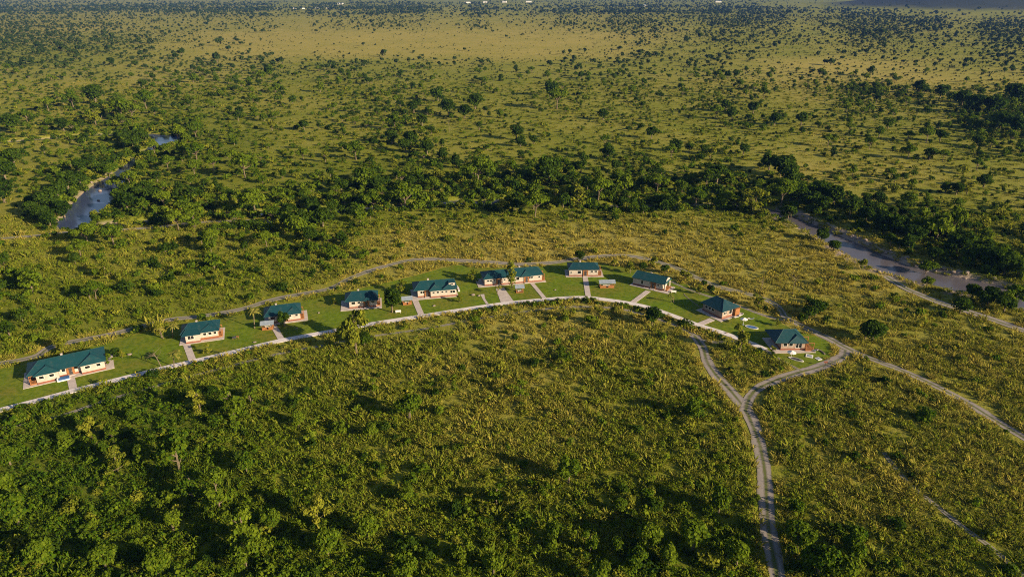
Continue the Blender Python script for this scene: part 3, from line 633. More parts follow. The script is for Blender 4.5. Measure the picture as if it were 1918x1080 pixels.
def tree_parts(kind, seed, nl, sz):
    """-> (leaf V, leaf F, wood MB). Metres; trunk base at the origin."""
    g = np.random.default_rng(seed); lob = []; segs = []
    if kind == 'umbrella':
        H_ = 6.6; top = []
        m = g.integers(6, 9)
        for i in range(m):
            t = 2 * math.pi * (i + g.uniform(-.3, .3)) / m; r = g.uniform(1.6, 3.6) if i else .4
            top.append((r * math.cos(t), r * math.sin(t), H_ - .9 - .22 * r + g.uniform(-.9, .2)))
        top.append((g.uniform(-.5, .5), g.uniform(-.5, .5), H_ - .5))
        for p in top: lob.append((*p, g.uniform(1.2, 2.0), g.uniform(.75, 1.15)))
        f = (g.uniform(-.3, .3), g.uniform(-.3, .3), g.uniform(1.8, 3.0)); segs.append(((0, 0, -.3), f, .25, .18))
        for p in top: mid = tuple(np.array(f) * .5 + np.array(p) * .5 + [0, 0, -.3]); segs += [(f, mid, .16, .11), (mid, p, .11, .05)]
    elif kind == 'round':
        H_ = 6.5
        for i in range(13):
            d = g.normal(size=3); d /= np.linalg.norm(d); r = g.uniform(.5, 1)
            lob.append((d[0] * 2.1 * r, d[1] * 2.1 * r, 3.6 + d[2] * 1.7 * r, g.uniform(1.0, 1.7), g.uniform(.8, 1.3)))
        f = (g.uniform(-.2, .2), g.uniform(-.2, .2), 2.4); segs.append(((0, 0, -.3), f, .3, .24))
        for l in lob[:7]: segs.append((f, l[:3], .14, .05))
    elif kind == 'feathery':
        for i in range(15):
            t = g.uniform(0, 6.28); z = g.uniform(1.3, 6.2); r = g.uniform(.3, 2.6) * (1 - (z / 9) ** 2)
            lob.append((r * math.cos(t), r * math.sin(t), z, g.uniform(.7, 1.3), g.uniform(.35, .75)))
        f = (0, 0, 1.4); segs.append(((0, 0, -.3), f, .2, .16)); segs.append((f, (0, 0, 5.5), .15, .06))
        for l in lob: segs.append(((0, 0, max(.9, l[2] - 1.1)), l[:3], .09, .04))
    elif kind == 'column':
        for i in range(9): lob.append((g.uniform(-.4, .4), g.uniform(-.4, .4), 1.5 + i * .5, g.uniform(.7, 1.05) * (1.15 if i < 6 else .8), g.uniform(.5, .8)))
        segs.append(((0, 0, -.3), (0, 0, 4), .18, .08))
    elif kind == 'bush':
        for i in range(7):
            t = g.uniform(0, 6.28); r = g.uniform(0, 1.1); lob.append((r * math.cos(t), r * math.sin(t), g.uniform(.4, 1.25), g.uniform(.6, 1.0), g.uniform(.45, .9)))
    elif kind == 'blob':   # far woodland: crown nearly to the ground
        for i in range(6):
            t = g.uniform(0, 6.28); r = g.uniform(0, 1.6); lob.append((r * math.cos(t), r * math.sin(t), g.uniform(1.6, 4.0), g.uniform(1.3, 2.1), g.uniform(1.0, 1.6)))
        segs.append(((0, 0, -.3), (0, 0, 2.5), .25, .2))
    V_, F_ = lobes_to_leaves(lob, nl, sz, g, .5 if kind == 'umbrella' else .3, .35 if kind == 'feathery' else .7)
    low = V_[:, 2] < .05
    V_[low, 2] = .05
    return V_, F_, tubes(segs, 5)
def mesh_only(name, parts):
    """one mesh out of [(V, F, material)]"""
    VV = []; FF = []; mi = []; ms = []
    b = 0
    for i, (V_, F_, m) in enumerate(parts):
        VV += [tuple(v) for v in V_]; FF += [tuple(int(k) + b for k in f) for f in F_]; mi += [i] * len(F_); b += len(V_); ms.append(m)
    me = bpy.data.meshes.new(name); me.from_pydata(VV, [], FF)
    for m in ms: me.materials.append(m)
    me.polygons.foreach_set('material_index', mi); me.update(); return me
def palm_parts(seed):
    g = np.random.default_rng(seed); lean = g.uniform(-.8, .8, 2); top = np.array([lean[0], lean[1], g.uniform(3.6, 4.6)])
    wd = MB(); wd.bar((0, 0, -.2), top * .5 + [0, 0, .0] - [lean[0]*.1, lean[1]*.1, 0], .17, .13, 6); wd.bar(top * .5 - [lean[0]*.1, lean[1]*.1, 0], top, .13, .11, 6)
    V_ = []; F_ = []
    for k in range(17):
        t = 2 * math.pi * k / 17 + g.uniform(-.2, .2); el = g.uniform(.1, 1.1); Lf = g.uniform(1.7, 2.3); d = np.array([math.cos(t), math.sin(t), 0]); sd_ = np.array([-d[1], d[0], 0])
        prev = None
        for j in range(6):
            s = j / 5; p = top + d * Lf * s * math.cos(el * .6) + np.array([0, 0, 1]) * (Lf * s * math.sin(el) - 1.3 * Lf * s * s * .6); wv = .32 * math.sin(math.pi * min(1, s * .85 + .15)) + .02
            a, b, c_ = p - sd_ * wv - [0, 0, .12], p, p + sd_ * wv - [0, 0, .12]
            if prev is not None:
                i0 = len(V_); V_ += [prev[0], prev[1], prev[2], a, b, c_]; F_ += [(i0, i0+1, i0+4, i0+3), (i0+1, i0+2, i0+5, i0+4)]
            prev = (a, b, c_)
    return np.array(V_), F_, wd

# ------------------------------------------------------------------ plants: where they may stand
ALLX = [L for _, L, _ in LANES]; ALLW = [w_ for _, _, w_ in LANES]
def clear(X, Y, r=0., lawn=True, riv=.5):
    ok = np.ones(X.shape, bool)
    for L, w_ in zip(ALLX, ALLW): ok &= dline(X, Y, L) > w_ / 2 + r
    D, W = dline(X, Y, RIV, 1); ok &= D > W + riv + r * .5
    if lawn: ok &= ~inside(X, Y, lawn_poly)
    for (hx, hy, W_, D_, a) in HOUSES:
        c_, s_ = math.cos(a), math.sin(a); u_ = (X - hx) * c_ + (Y - hy) * s_; v_ = -(X - hx) * s_ + (Y - hy) * c_
        ok &= ~((u_ > -2 - r) & (u_ < W_ + 2 + r) & (v_ > -1.5 - r) & (v_ < D_ + 1 + r))
    return ok
def scatter(y0, y1, wid, hgt, cover_fn, x0=-130, x1=2050, cell=20):
    """plants per patch of the photographed ground: how many of the given size make that cover there"""
    out = []
    y = y0
    while y < y1:
        dy = min(cell if y > 60 else 6, y1 - y); yc = y + dy / 2
        X, Y = G(959, yc); pm = FPX / math.sqrt(X * X + Y * Y + CAMH ** 2); dep = math.asin(CAMH / math.sqrt(X * X + Y * Y + CAMH ** 2))
        hp = (hgt * math.cos(dep) + wid * math.sin(dep)) * pm; wp = wid * pm
        n = int((x1 - x0) * dy / (wp * hp) * 2.2)
        px = rng.uniform(x0, x1, n); py = rng.uniform(y, y + dy, n); cv = cover_fn(px, py)
        k = rng.random(n) < cv / 2.2
        gx, gy = Gn(px[k], py[k]); out.append(np.column_stack([gx, gy, px[k], py[k]])); y += dy
    return np.vstack(out)

# ---- trees picked out one by one: (base px, base py, crown width in photo px, kind)
U_, O_, Fe, Co, Pa = 'umbrella', 'round', 'feathery', 'column', 'palm'
PICK = [ # foreground scrub
 (172,820,40,Fe),(188,850,26,Fe),(214,832,28,Fe),(222,884,44,Fe),(268,868,36,O_),(337,882,78,Fe),(377,776,46,Fe),(440,786,60,Fe),(470,756,34,Fe),(463,886,42,O_),(362,934,52,Fe),
 (412,952,64,Fe),(325,992,40,O_),(462,1030,74,Fe),(508,992,46,O_),(595,982,60,Fe),(615,1040,60,O_),(463,1066,60,Fe),(36,984,60,O_),(8,940,50,O_),(767,786,58,O_),(695,820,34,O_),(1065,904,58,O_),
 (930,948,42,Fe),(973,960,42,Fe),(1018,930,30,Fe),(868,1055,50,Fe),(924,1078,52,O_),(1038,1015,46,O_),(1105,1040,48,Fe),(1215,1030,60,O_),(1250,1062,48,O_),(1192,1068,50,O_),(1122,1095,52,O_),
 (1298,785,48,O_),(1345,960,52,O_),(1298,1032,66,O_),(1378,1062,60,O_),(1488,965,34,O_),(1597,1040,58,O_),(1530,1078,68,O_),(1492,1030,58,O_),(1572,1092,60,O_),(1410,950,26,Fe),(560,800,34,O_),(690,1010,50,O_),
 (975,745,34,Fe),(1215,725,26,Fe),(1050,690,22,Fe),(700,735,26,Fe),(850,735,22,Fe),(560,690,20,Fe),(250,790,26,O_),(120,830,24,O_),(1160,960,34,O_),(760,940,38,O_),(80,1060,50,O_),(200,1065,46,O_),(300,1085,56,O_),(760,1085,52,O_),(20,870,34,O_),
 # beside the path and on the lawn
 (668,662,58,Fe),(660,632,40,Fe),(683,648,34,O_),(1220,610,38,O_),(1056,596,26,Fe),(1386,661,38,Fe),(1120,590,20,Fe),(1150,588,18,Fe),(735,585,40,O_),(753,549,26,Fe),(627,571,14,Fe),(533,611,26,O_),(860,566,16,Fe),
 (886,528,24,Fe),(959,539,20,Co),(931,552,16,Pa),(1087,489,24,O_),(1180,512,24,Fe),(1223,503,26,Fe),(1282,527,26,Fe),(1257,566,14,Pa),(303,632,30,Fe),(203,682,22,Fe),(216,668,18,O_),(229,670,14,Fe),
 (323,632,22,Pa),(326,687,28,Pa),(477,615,26,Pa),(306,634,20,Pa),(390,662,18,Fe),(1420,576,28,Fe),(1456,610,14,Fe),(1448,660,14,Fe),(1502,605,22,O_),(1527,592,34,O_),(1515,598,30,O_),(1538,586,26,O_),(1633,640,46,O_),(1620,634,30,O_),(1798,588,32,O_),
 (1310,552,20,Fe),(1330,548,18,O_),(1245,512,20,O_),(1204,506,18,O_),(1150,499,16,Fe),(1670,566,20,Fe),(120,660,30,Fe),
 # near bank of the middle river
 (1002,408,56,U_),(758,389,64,U_),(700,388,52,U_),(1083,386,44,Fe),(897,350,62,U_),(1040,376,34,Fe),(1028,345,62,O_),(1120,376,54,U_),(1230,362,40,U_),(1088,324,28,O_),(1138,300,36,O_),(1153,322,26,O_),(1257,296,30,U_),
 (820,345,30,Fe),(707,360,34,O_),(640,362,32,O_),(1412,402,48,Fe),(1395,392,38,Fe),(1476,402,34,O_),(1466,330,52,O_),(1463,385,56,U_),(1478,350,44,O_),(1440,320,36,O_),(1303,388,44,U_),(1342,345,42,O_),(1205,402,24,O_),(940,395,26,Fe),(870,395,24,Fe),
 (965,395,26,O_),(1165,390,34,O_),(1255,385,34,O_),(1360,385,40,U_),(585,390,36,O_),(620,400,26,O_),(545,395,30,O_),(480,405,56,U_),(425,400,30,U_),(363,420,44,U_),(335,432,40,U_),(395,465,40,U_),(308,392,36,U_),(215,462,44,U_),
 (166,460,42,U_),(152,482,36,U_),(500,462,34,U_),(560,432,44,O_),(605,425,44,O_),(580,455,34,O_),(640,455,26,O_),(180,560,36,U_),(200,520,30,Fe),(62,405,28,O_),(60,390,24,O_),(95,425,30,O_),
 (218,348,30,U_),(205,330,34,U_),(245,350,32,U_),(232,375,30,O_),(240,395,36,O_),(265,375,30,O_),(290,385,34,O_),(152,350,30,O_),(150,325,28,O_),(130,360,38,O_),(110,375,36,O_),(95,395,40,O_),(120,400,34,O_),(80,415,30,O_),(170,312,24,O_),
 (250,282,30,O_),(235,268,28,O_),(265,265,26,O_),(290,290,30,U_),(335,265,36,U_),(368,262,36,U_),(345,300,34,U_),(315,320,30,U_),(370,305,40,U_),(365,330,34,U_),(460,335,50,U_),(440,310,30,U_),(400,320,30,U_),(28,310,32,O_),(10,380,46,O_),(12,340,38,O_),
 (52,232,26,U_),(92,210,26,U_),(138,203,30,U_),(230,224,40,U_),(248,224,34,U_),(180,195,36,O_),(275,205,34,U_),(25,248,34,O_),(180,234,28,Fe),(120,245,24,O_),
 (568,300,26,U_),(610,305,22,Fe),(570,245,22,O_),(510,245,22,Fe),
 # beyond the river
 (740,245,34,U_),(760,285,30,O_),(735,270,30,O_),(770,275,34,O_),(800,290,30,O_),(830,300,28,O_),(855,315,30,O_),(667,300,40,U_),(660,288,24,U_),(967,262,32,O_),(975,275,22,O_),(1000,270,20,O_),(1220,260,26,O_),(775,212,26,O_),(820,190,30,O_),(890,205,34,O_),
 (840,215,34,O_),(870,222,30,O_),(1043,205,44,U_),(1030,180,30,O_),(1130,225,24,O_),(1340,222,26,U_),(1370,225,24,O_),(1410,215,26,O_),(1450,235,26,O_),(1500,235,26,O_),(1430,186,24,U_),(1550,275,24,U_),(1628,280,24,U_),(1590,250,20,U_),(1735,268,30,U_),(1700,265,20,U_),(1760,265,22,O_),(1855,280,20,U_),(1830,275,20,O_),
 (1330,300,26,Fe),(1392,290,24,O_),(1290,285,20,O_),(1320,288,20,O_),(1700,298,26,U_),(1765,302,20,U_),(1740,300,24,O_),(1668,335,22,U_),(1690,338,16,O_),(1841,352,26,O_),(1828,320,24,U_),(1735,396,20,U_),(1645,384,26,O_),(1790,365,24,O_),(1780,445,34,U_),(1810,365,22,Fe),(1770,362,22,O_),
 (1620,382,22,O_),(1560,385,40,O_),(1530,375,40,O_),(1590,405,36,O_),(1620,420,36,O_),(1650,432,40,O_),(1680,440,40,O_),(1710,455,36,O_),(1735,505,34,U_),(1745,488,28,O_),(1790,478,40,O_),(1820,495,40,O_),(1850,505,44,O_),(1880,515,44,O_),(1905,520,36,O_),(1700,470,34,O_),
 (1735,540,24,U_),(1820,560,30,O_),(1850,570,36,O_),(1900,560,44,U_),(1880,585,32,O_),(1840,575,30,O_),(1538,452,28,O_),(1560,472,26,O_),(1615,505,22,Fe),(1495,380,38,O_),(1540,400,36,O_),(1600,395,30,O_),(1510,392,30,O_),
 (1900,200,40,O_),(1860,215,34,O_),(1820,212,34,O_),(1800,200,30,O_),(1760,185,26,O_),(1720,175,24,O_),(1870,245,34,O_),(1900,255,34,O_),
 (270,165,16,O_),(340,105,14,O_),(210,122,14,O_),(330,112,12,O_),(255,125,12,O_),(505,140,18,O_),(640,140,14,O_),(1310,72,10,O_),(1450,90,10,O_),(1650,65,12,O_)]
protos = {}; VAR = {'umbrella': 4, 'round': 5, 'feathery': 4, 'column': 1, 'palm': 2, 'bush': 6}
LEAFM = {'umbrella': 'leafm', 'round': 'leafd', 'feathery': 'leafy', 'column': 'leafy', 'palm': 'palm', 'bush': 'leafm'}
WID = {'umbrella': 9.0, 'round': 6.6, 'feathery': 6.2, 'column': 2.6, 'palm': 4.2, 'bush': 3.2}
def proto(kind, v, lf=None):
    key = (kind, v, lf)
    if key not in protos:
        if kind == 'palm': V_, F_, wd = palm_parts(v + 3)
        else: V_, F_, wd = tree_parts(kind, 100 + v * 7 + len(kind), {'umbrella': 1500, 'round': 1400, 'feathery': 1100, 'column': 500, 'bush': 300}[kind], {'umbrella': .38, 'round': .36, 'feathery': .33, 'column': .26, 'bush': .26}[kind])
        protos[key] = (mesh_only("crown", [(V_, F_, M[lf or LEAFM[kind]])]), mesh_only("trunk", [(wd.V, wd.F, M['bark'])]) if len(wd.V) else None)
    return protos[key]
# landmarks used to say which plant is which
LAND = [((131,690),"the long leftmost cottage"),((380,620),"the second cottage from left"),((533,600),"the third cottage from left"),((680,562),"the fourth cottage from left"),((818,540),"the fifth cottage from left"),
 ((960,518),"the longest mid-arc cottage"),((1093,503),"the square-on cottage"),((1215,525),"the arched-gable cottage"),((1348,580),"the ninth cottage"),((1468,640),"the rightmost cottage"),((1395,765),"the fork of the dirt track"),
 ((1436,930),"the rutted track, lower right"),((1585,660),"the right-hand track junction"),((1800,745),"the track leaving the right edge"),((1640,482),"the widest reach of right river"),((1860,545),"the river at the right edge"),((1450,393),"the bend where right river begins"),
 ((172,372),"the large left river pool"),((305,262),"the small upper river pool"),((90,440),"the track at left edge"),((513,420),"the hooked end of left track"),((800,380),"the wooded river left of centre"),((1000,380),"the wooded river at centre"),((1200,384),"the wooded river right of centre"),
 ((700,80),"the open tan plain"),((1590,120),"the bare tan patch, upper right"),((110,290),"the smooth left meadow"),((1880,220),"the dark thicket near right edge"),((40,1040),"the lower left corner"),((400,1070),"the bottom edge, left part"),((950,1070),"the bottom edge's middle"),((1230,1070),"the bottom edge, right part"),
 ((1850,1040),"the lower right corner"),((300,830),"the shady scrub below leftmost cottages"),((600,820),"the scrub left of centre"),((900,820),"the scrub at centre"),((1180,800),"the scrub right of centre"),((1680,860),"the faint trail, lower right"),((60,580),"the thicket above leftmost cottage"),((420,510),"the thicket above second cottage"),
 ((900,450),"the straw grassland at centre"),((1350,460),"the straw grassland, right part"),((60,170),"the upper left edge"),((450,290),"the bush beyond left pools"),((760,250),"the tree belt beyond centre river"),((1050,210),"the upper middle clump"),((1400,225),"the scattered trees, upper right"),((1750,290),"the far slope above right river"),((1880,380),"the right edge above river"),((700,640),"the path below fourth cottage")]
LK = {'umbrella': "flat-topped green acacia", 'round': "dense dark round-crowned tree", 'feathery': "light yellow-green feathery tree", 'column': "narrow columnar tree", 'palm': "short yellow-green palm", 'bush': "green bush"}
ORD = ["", "second ", "third ", "fourth ", "fifth ", "sixth ", "seventh ", "eighth ", "ninth ", "tenth ", "eleventh ", "twelfth ", "13th ", "14th ", "15th ", "16th ", "17th ", "18th ", "19th ", "20th "]
def label_all(objs):
    """objs: (object, px, py, look). The look, the side of the nearest landmark, and the order of distance from it."""
    groups = {}
    for o, px, py, look in objs:
        d = [math.hypot(px - a[0], (py - a[1]) * 2.0) for a, _ in LAND]; k = int(np.argmin(d)); a = LAND[k][0]; dx = px - a[0]; dy = (py - a[1]) * 2.0
        side = ("left of" if dx < 0 else "right of") if abs(dx) > abs(dy) else ("beyond" if dy < 0 else "in front of")
        if "edge" in LAND[k][1] and "track" not in LAND[k][1]: side = {"beyond": "above", "in front of": "below"}.get(side, side)
        groups.setdefault((look, side, k), []).append((d[k], o))
    for (look, side, k), L in groups.items():
        L.sort(key=lambda t: t[0])
        for i, (_, o) in enumerate(L):
            o["label"] = look + " " + side + " " + LAND[k][1] + ("" if len(L) == 1 else ", %snearest" % (ORD[i] if i < 20 else "%dth " % (i + 1)))
todo = []
def place_tree(x, y, kind, wm, lf=None, lk=None, hs=1.):
    v = int(vn(x, y, 1.3, 77) * 97) % VAR[kind]; cr, tk = proto(kind, v, lf); z = float(hz(x, y)); s = wm / WID[kind]
    e_ = empty("palm_tree" if kind == 'palm' else ("acacia_tree" if kind == 'umbrella' else "tree"), x, y, random.uniform(0, 6.28), z)
    e_.scale = (s, s, s * hs * (1.12 if kind == 'umbrella' else .95))
    a = bpy.data.objects.new("crown", cr); COL.objects.link(a); a.parent = e_
    if tk: b = bpy.data.objects.new("trunk", tk); COL.objects.link(b); b.parent = e_
    px, py = Pn(x, y); tag(e_, None, "palm" if kind == 'palm' else "tree", "palms on the lawn" if kind == 'palm' else "trees of the savanna")
    todo.append((e_, float(px), float(py), lk or LK[kind])); TREEPOS.append((x, y, wm / 2)); return e_
TREEPOS = []
TALL = {(1386,661): 1.5, (668,662): 1.6, (735,585): 1.35, (660,632): 1.3, (959,539): 1.2, (533,611): 1.3, (1466,330): .85, (1780,445): 1.8, (1220,610): 1.2, (477,615): 1.2}
for i, (px, py, wp, k) in enumerate(PICK):
    x, y = G(px, py); wm = wp / float(rngpx(x, y)) * (.86 if py > 690 else 1)
    lf = None; lk = None
    if py > 680 and k == Fe: lf = 'leafm' if i % 3 else None
    if py > 680 and k == O_: lf = 'leafm'
    if (px, py) == (1386, 661): lf = 'leafy'
    if lf == 'leafm' and k == Fe: lk = "mid-green feathery tree"
    if lf == 'leafm' and k == O_: lk = "green round-crowned tree"
    if lf == 'leafy' and k == O_: lk = "yellow-green round-crowned tree"
    place_tree(x, y, k, wm, lf, lk, TALL.get((px, py), 1.3 if py > 690 else 1.))
# bare trees
def bare(px, hgt, seed, label, lean=0):
    g = np.random.default_rng(seed); segs = [((0, 0, -.2), (lean * .5, 0, hgt * .5), .16, .12), ((lean * .5, 0, hgt * .5), (lean, 0, hgt * .8), .12, .08)]
    for k in range(9):
        b = np.array([lean * (.5 + .05 * k * .6), 0, hgt * (.5 + .035 * k)]); d = g.normal(size=3); d[2] = abs(d[2]) * .8 + .3; d /= np.linalg.norm(d); c_ = b + d * hgt * .35
        segs.append((b, c_, .06, .03)); segs.append((c_, c_ + (d + g.normal(size=3) * .5) * hgt * .15, .03, .015))
    x, y = G(*px); e_ = tag(empty("bare_tree", x, y, 0, float(hz(x, y))), label, "tree", "leafless trees")
    t = tubes(segs[:2]); t.obj("trunk", M['bark'], e_); tubes(segs[2:], 4).obj("branches", M['bark'], e_)
bare((302,686), 5.5, 1, "leaning leafless tree on the lawn right of the leftmost cottage", -1.5)
bare((1484,552), 8, 2, "thin leafless tree standing behind the track above the ninth cottage", .2)
bare((842,247), 9, 3, "pale leafless tree in the open grass beyond the river, upper centre", -.5)
bare((1512,170), 12, 4, "bare branching tree in the upper right savanna")
bare((1425,545), 5, 5, "small leafless tree behind the ninth cottage beside the track", .4)
bare((1412,402), 9, 7, "pale leafless spreading tree at the bend where right river begins")
bare((1482,404), 6, 8, "pale leafless tree at the head of the right-hand river")
bare((1262,566), 2.2, 6, "little leafless sapling on the lawn below the arched-gable cottage", -.5)

# ---- bushes and the remaining trees
def cov_map(px, py): return (mapval(ROWS_D, px, py) / 9.0)
def clump(px, py, lo=.25, sc=1.):
    X, Y = Gn(px, py); return np.clip(ss(.38, .60, fbm(X * .6, Y, np.clip(Y * .055, 22 * sc, 260), 61)) * 1.7 + lo, 0, 2)
IDX = {}; cands = []
# kinds of filling plants: (name, y range, width, height, cover)
A = scatter(4, 30, 9., 5.5, lambda px, py: cov_map(px, py) ** 1.7 * 1.2 * clump(px, py, .75)); A = np.column_stack([A, np.full(len(A), 0)])
Bt = scatter(30, 160, 7.0, 5.0, lambda px, py: (cov_map(px, py) ** 1.5 * 1.25 + np.clip(cov_map(px, py) - .75, 0, 1) * 3) * clump(px, py, .4)); Bt = np.column_stack([Bt, np.full(len(Bt), 1)])
B2 = scatter(30, 160, 3.4, 2.2, lambda px, py: .02 + cov_map(px, py) ** 1.3 * .33 * clump(px, py, .5)); B2 = np.column_stack([B2, np.full(len(B2), 2)])
Ct = scatter(160, 460, 6.0, 4.6, lambda px, py: (np.clip(cov_map(px, py) - .25, 0, 1) ** 1.3 * 1.5 + np.clip(cov_map(px, py) - .8, 0, 1) * 5) * clump(px, py, .6)); Ct = np.column_stack([Ct, np.full(len(Ct), 3)])
Cs = scatter(160, 640, 3.2, 2.0, lambda px, py: .03 + cov_map(px, py) ** 1.3 * 1.2 * clump(px, py, .4)); Cs = np.column_stack([Cs, np.full(len(Cs), 4)])
Dt = scatter(440, 640, 5.6, 4.4, lambda px, py: np.clip(cov_map(px, py) - .36, 0, 1) ** 1.1 * 1.2 * clump(px, py, .5)); Dt = np.column_stack([Dt, np.full(len(Dt), 3)])
Ds = scatter(640, 1180, 2.6, 1.9, lambda px, py: .05 + cov_map(px, py) ** 1.4 * .75 * clump(px, py, .3, .6)); Ds = np.column_stack([Ds, np.full(len(Ds), 4)])
Rb = scatter(160, 640, 5.0, 3.2, lambda px, py: np.clip(cov_map(px, py) - .62, 0, 1) * 4.0); Rb = np.column_stack([Rb, np.full(len(Rb), 6)])
Sb = scatter(60, 420, 2.0, 1.3, lambda px, py: .015 + cov_map(px, py) * .28); Sb = np.column_stack([Sb, np.full(len(Sb), 7)])
P = np.vstack([A, Bt, B2, Ct, Cs, Dt, Ds, Rb, Sb]); rr = np.where((P[:, 4] == 2) | (P[:, 4] == 4), 1.0, 2.2)
ok = clear(P[:, 0], P[:, 1], .6) & (clear(P[:, 0], P[:, 1], 1.8) | (rr < 2)); P = P[ok]
# the right-hand river's near bank is open, with only low scattered bushes
rvp = np.array([q for q in RV[0] if q[0] >= 1445]); yy = np.interp(P[:, 2], rvp[:, 0], rvp[:, 1]); lowb = np.isin(P[:, 4], (4,)) & (rng.random(len(P)) < .3)
P = P[~((P[:, 2] > 1480) & (P[:, 2] < 1790) & (P[:, 3] > yy) & (P[:, 3] < yy + 60) & ~lowb)]
Dr, Wr = dline(P[:, 0], P[:, 1], RIV, 1); P = P[~((P[:, 2] > 1470) & (Dr < Wr + 6.5))]
# hedge strip between the path and the track below it
hd = []
for i in range(0, len(L_path), 1):
    t = L_path[min(i + 1, len(L_path) - 1)] - L_path[max(i - 1, 0)]; t /= np.linalg.norm(t); nn = np.array([t[1], -t[0]])
    px_, _ = Pn(*L_path[i]); dens = .8 if px_ > 880 else .16
    for _ in range(2):
        if rng.random() < dens: q = L_path[i] + nn * rng.uniform(2.3, 5.2); hd.append((q[0], q[1], *Pn(q[0], q[1]), 5))
for i in range(0, len(RIV) - 1):
    px_, py_ = Pn(RIV[i, 0], RIV[i, 1]); t = RIV[i + 1, :2] - RIV[i, :2]; t /= np.linalg.norm(t) + 1e-9; nn = np.array([-t[1], t[0]])
    if not (-50 < px_ < 1465): continue
    pool = px_ < 235 and 325 < py_ < 410
    for sd_ in (-1, 1):
        for _ in range(3):
            if rng.random() < (.35 if px_ < 235 and py_ < 275 else .8):
                q = RIV[i, :2] + nn * sd_ * (RIV[i, 2] + rng.uniform(3.0 if pool else .2, 8.0)); hd.append((q[0], q[1], *Pn(q[0], q[1]), 8))
hd = np.array(hd, float); hk = clear(hd[:, 0], hd[:, 1], .35, True, -.2); P = np.vstack([P, hd[hk]])
kind = P[:, 4].astype(int); size = np.select([kind == 0, kind == 1, kind == 2, kind == 3, kind == 4, kind == 5, kind == 6, kind == 7, kind == 8], [9., 6.0, 3.0, 5.2, 2.9, 1.9, 5.0, 2.0, 4.0]) * np.exp(rng.normal(0, .28, len(P)))
size = np.where((kind == 4) & (P[:, 3] > 640), size * .85, size)
istree = np.isin(kind, (0, 1, 3)); app = size * rngpx(P[:, 0], P[:, 1]) * ((P[:, 2] > 0) & (P[:, 2] < 1918) & (P[:, 3] < 1085))
def top(mask, n):
    k = np.nonzero(mask)[0]; return k[np.argsort(-app[k])[:n]]
ti = top(istree & (P[:, 3] > 150), max(0, 296 - len(PICK))); bi = top(~istree, 290)
for i in ti:
    k = (U_, O_, O_, O_, Fe)[rng.integers(5)]; place_tree(P[i, 0], P[i, 1], k, size[i] * (1.15 if k == U_ else 1))
BL = [('leafd', "dark green bush"), ('leafm', "mid-green bush"), ('leafy', "yellow-green bush")]
for i in bi:
    x, y = P[i, 0], P[i, 1]; c_ = BL[int(rng.choice(3, p=(.3, .45, .25)))]; v = int(rng.integers(6)); me, _ = proto('bush', v, c_[0])
    o = bpy.data.objects.new("bush", me); COL.objects.link(o); s = size[i] / 3.2; o.location = (x, y, float(hz(x, y)) - .05); o.rotation_euler = (0, 0, rng.uniform(0, 6.28)); o.scale = (s, s, s * rng.uniform(.8, 1.25))
    tag(o, None, "bush", "bushes of the savanna"); todo.append((o, P[i, 2], P[i, 3], c_[1]))
label_all(todo)
rest = np.ones(len(P), bool); rest[ti] = False; rest[bi] = False

# ---- instanced stuff
def lib(name, meshes):
    c_ = bpy.data.collections.new(name)
    for i, me in enumerate(meshes):
        o = bpy.data.objects.new("%s_%02d" % (name, i), me); c_.objects.link(o)
    return c_
def instancer(name, XY, rot, scl, idx_, dry, coll, z=None):
    n = len(XY); me = bpy.data.meshes.new(name); zz = hz(XY[:, 0], XY[:, 1]) - .04
    me.vertices.add(n); me.vertices.foreach_set('co', np.column_stack([XY, zz]).astype(np.float32).ravel())
    for an, tp, val, key in (("rot", 'FLOAT', rot, 'value'), ("scl", 'FLOAT_VECTOR', scl, 'vector'), ("idx", 'INT', idx_, 'value'), ("dry", 'FLOAT', dry, 'value')):
        a = me.attributes.new(an, tp, 'POINT'); a.data.foreach_set(key, np.asarray(val, np.int32 if tp == 'INT' else np.float32).ravel())
    o = bpy.data.objects.new(name, me); COL.objects.link(o)
    g = bpy.data.node_groups.new(name, 'GeometryNodeTree')
    g.interface.new_socket("Geometry", in_out='INPUT', socket_type='NodeSocketGeometry'); g.interface.new_socket("Geometry", in_out='OUTPUT', socket_type='NodeSocketGeometry')
    gi = g.nodes.new('NodeGroupInput'); go = g.nodes.new('NodeGroupOutput'); ip = g.nodes.new('GeometryNodeInstanceOnPoints'); ci = g.nodes.new('GeometryNodeCollectionInfo')
    ci.inputs[0].default_value = coll; ci.inputs[1].default_value = True; ci.inputs[2].default_value = True
    def na(nm, tp):
        q = g.nodes.new('GeometryNodeInputNamedAttribute'); q.data_type = tp; q.inputs[0].default_value = nm; return q.outputs[0]
    cx = g.nodes.new('ShaderNodeCombineXYZ'); g.links.new(na("rot", 'FLOAT'), cx.inputs[2])
    g.links.new(gi.outputs[0], ip.inputs['Points']); g.links.new(ci.outputs[0], ip.inputs['Instance']); ip.inputs['Pick Instance'].default_value = True
    g.links.new(na("idx", 'INT'), ip.inputs['Instance Index']); g.links.new(cx.outputs[0], ip.inputs['Rotation']); g.links.new(na("scl", 'FLOAT_VECTOR'), ip.inputs['Scale'])
    g.links.new(ip.outputs[0], go.inputs[0]); md = o.modifiers.new("scatter", 'NODES'); md.node_group = g
    return tag(o, kind="stuff")
tm = []
for v in range(5):   # 0-4 mid trees, 5-8 far crowns, 9-13 bushes
    V_, F_, wd = tree_parts(['umbrella', 'round', 'round', 'round', 'round'][v], 500 + v, 420, .5); tm.append(mesh_only("t", [(V_, F_, M[['leafm', 'leafd', 'leafm', 'leafm', 'leafd'][v]]), (wd.V, wd.F, M['bark'])]))
for v in range(4):
    V_, F_, wd = tree_parts('blob', 600 + v, 90, .95); tm.append(mesh_only("t", [(V_, F_, M['leaff']), (wd.V, wd.F, M['bark'])]))
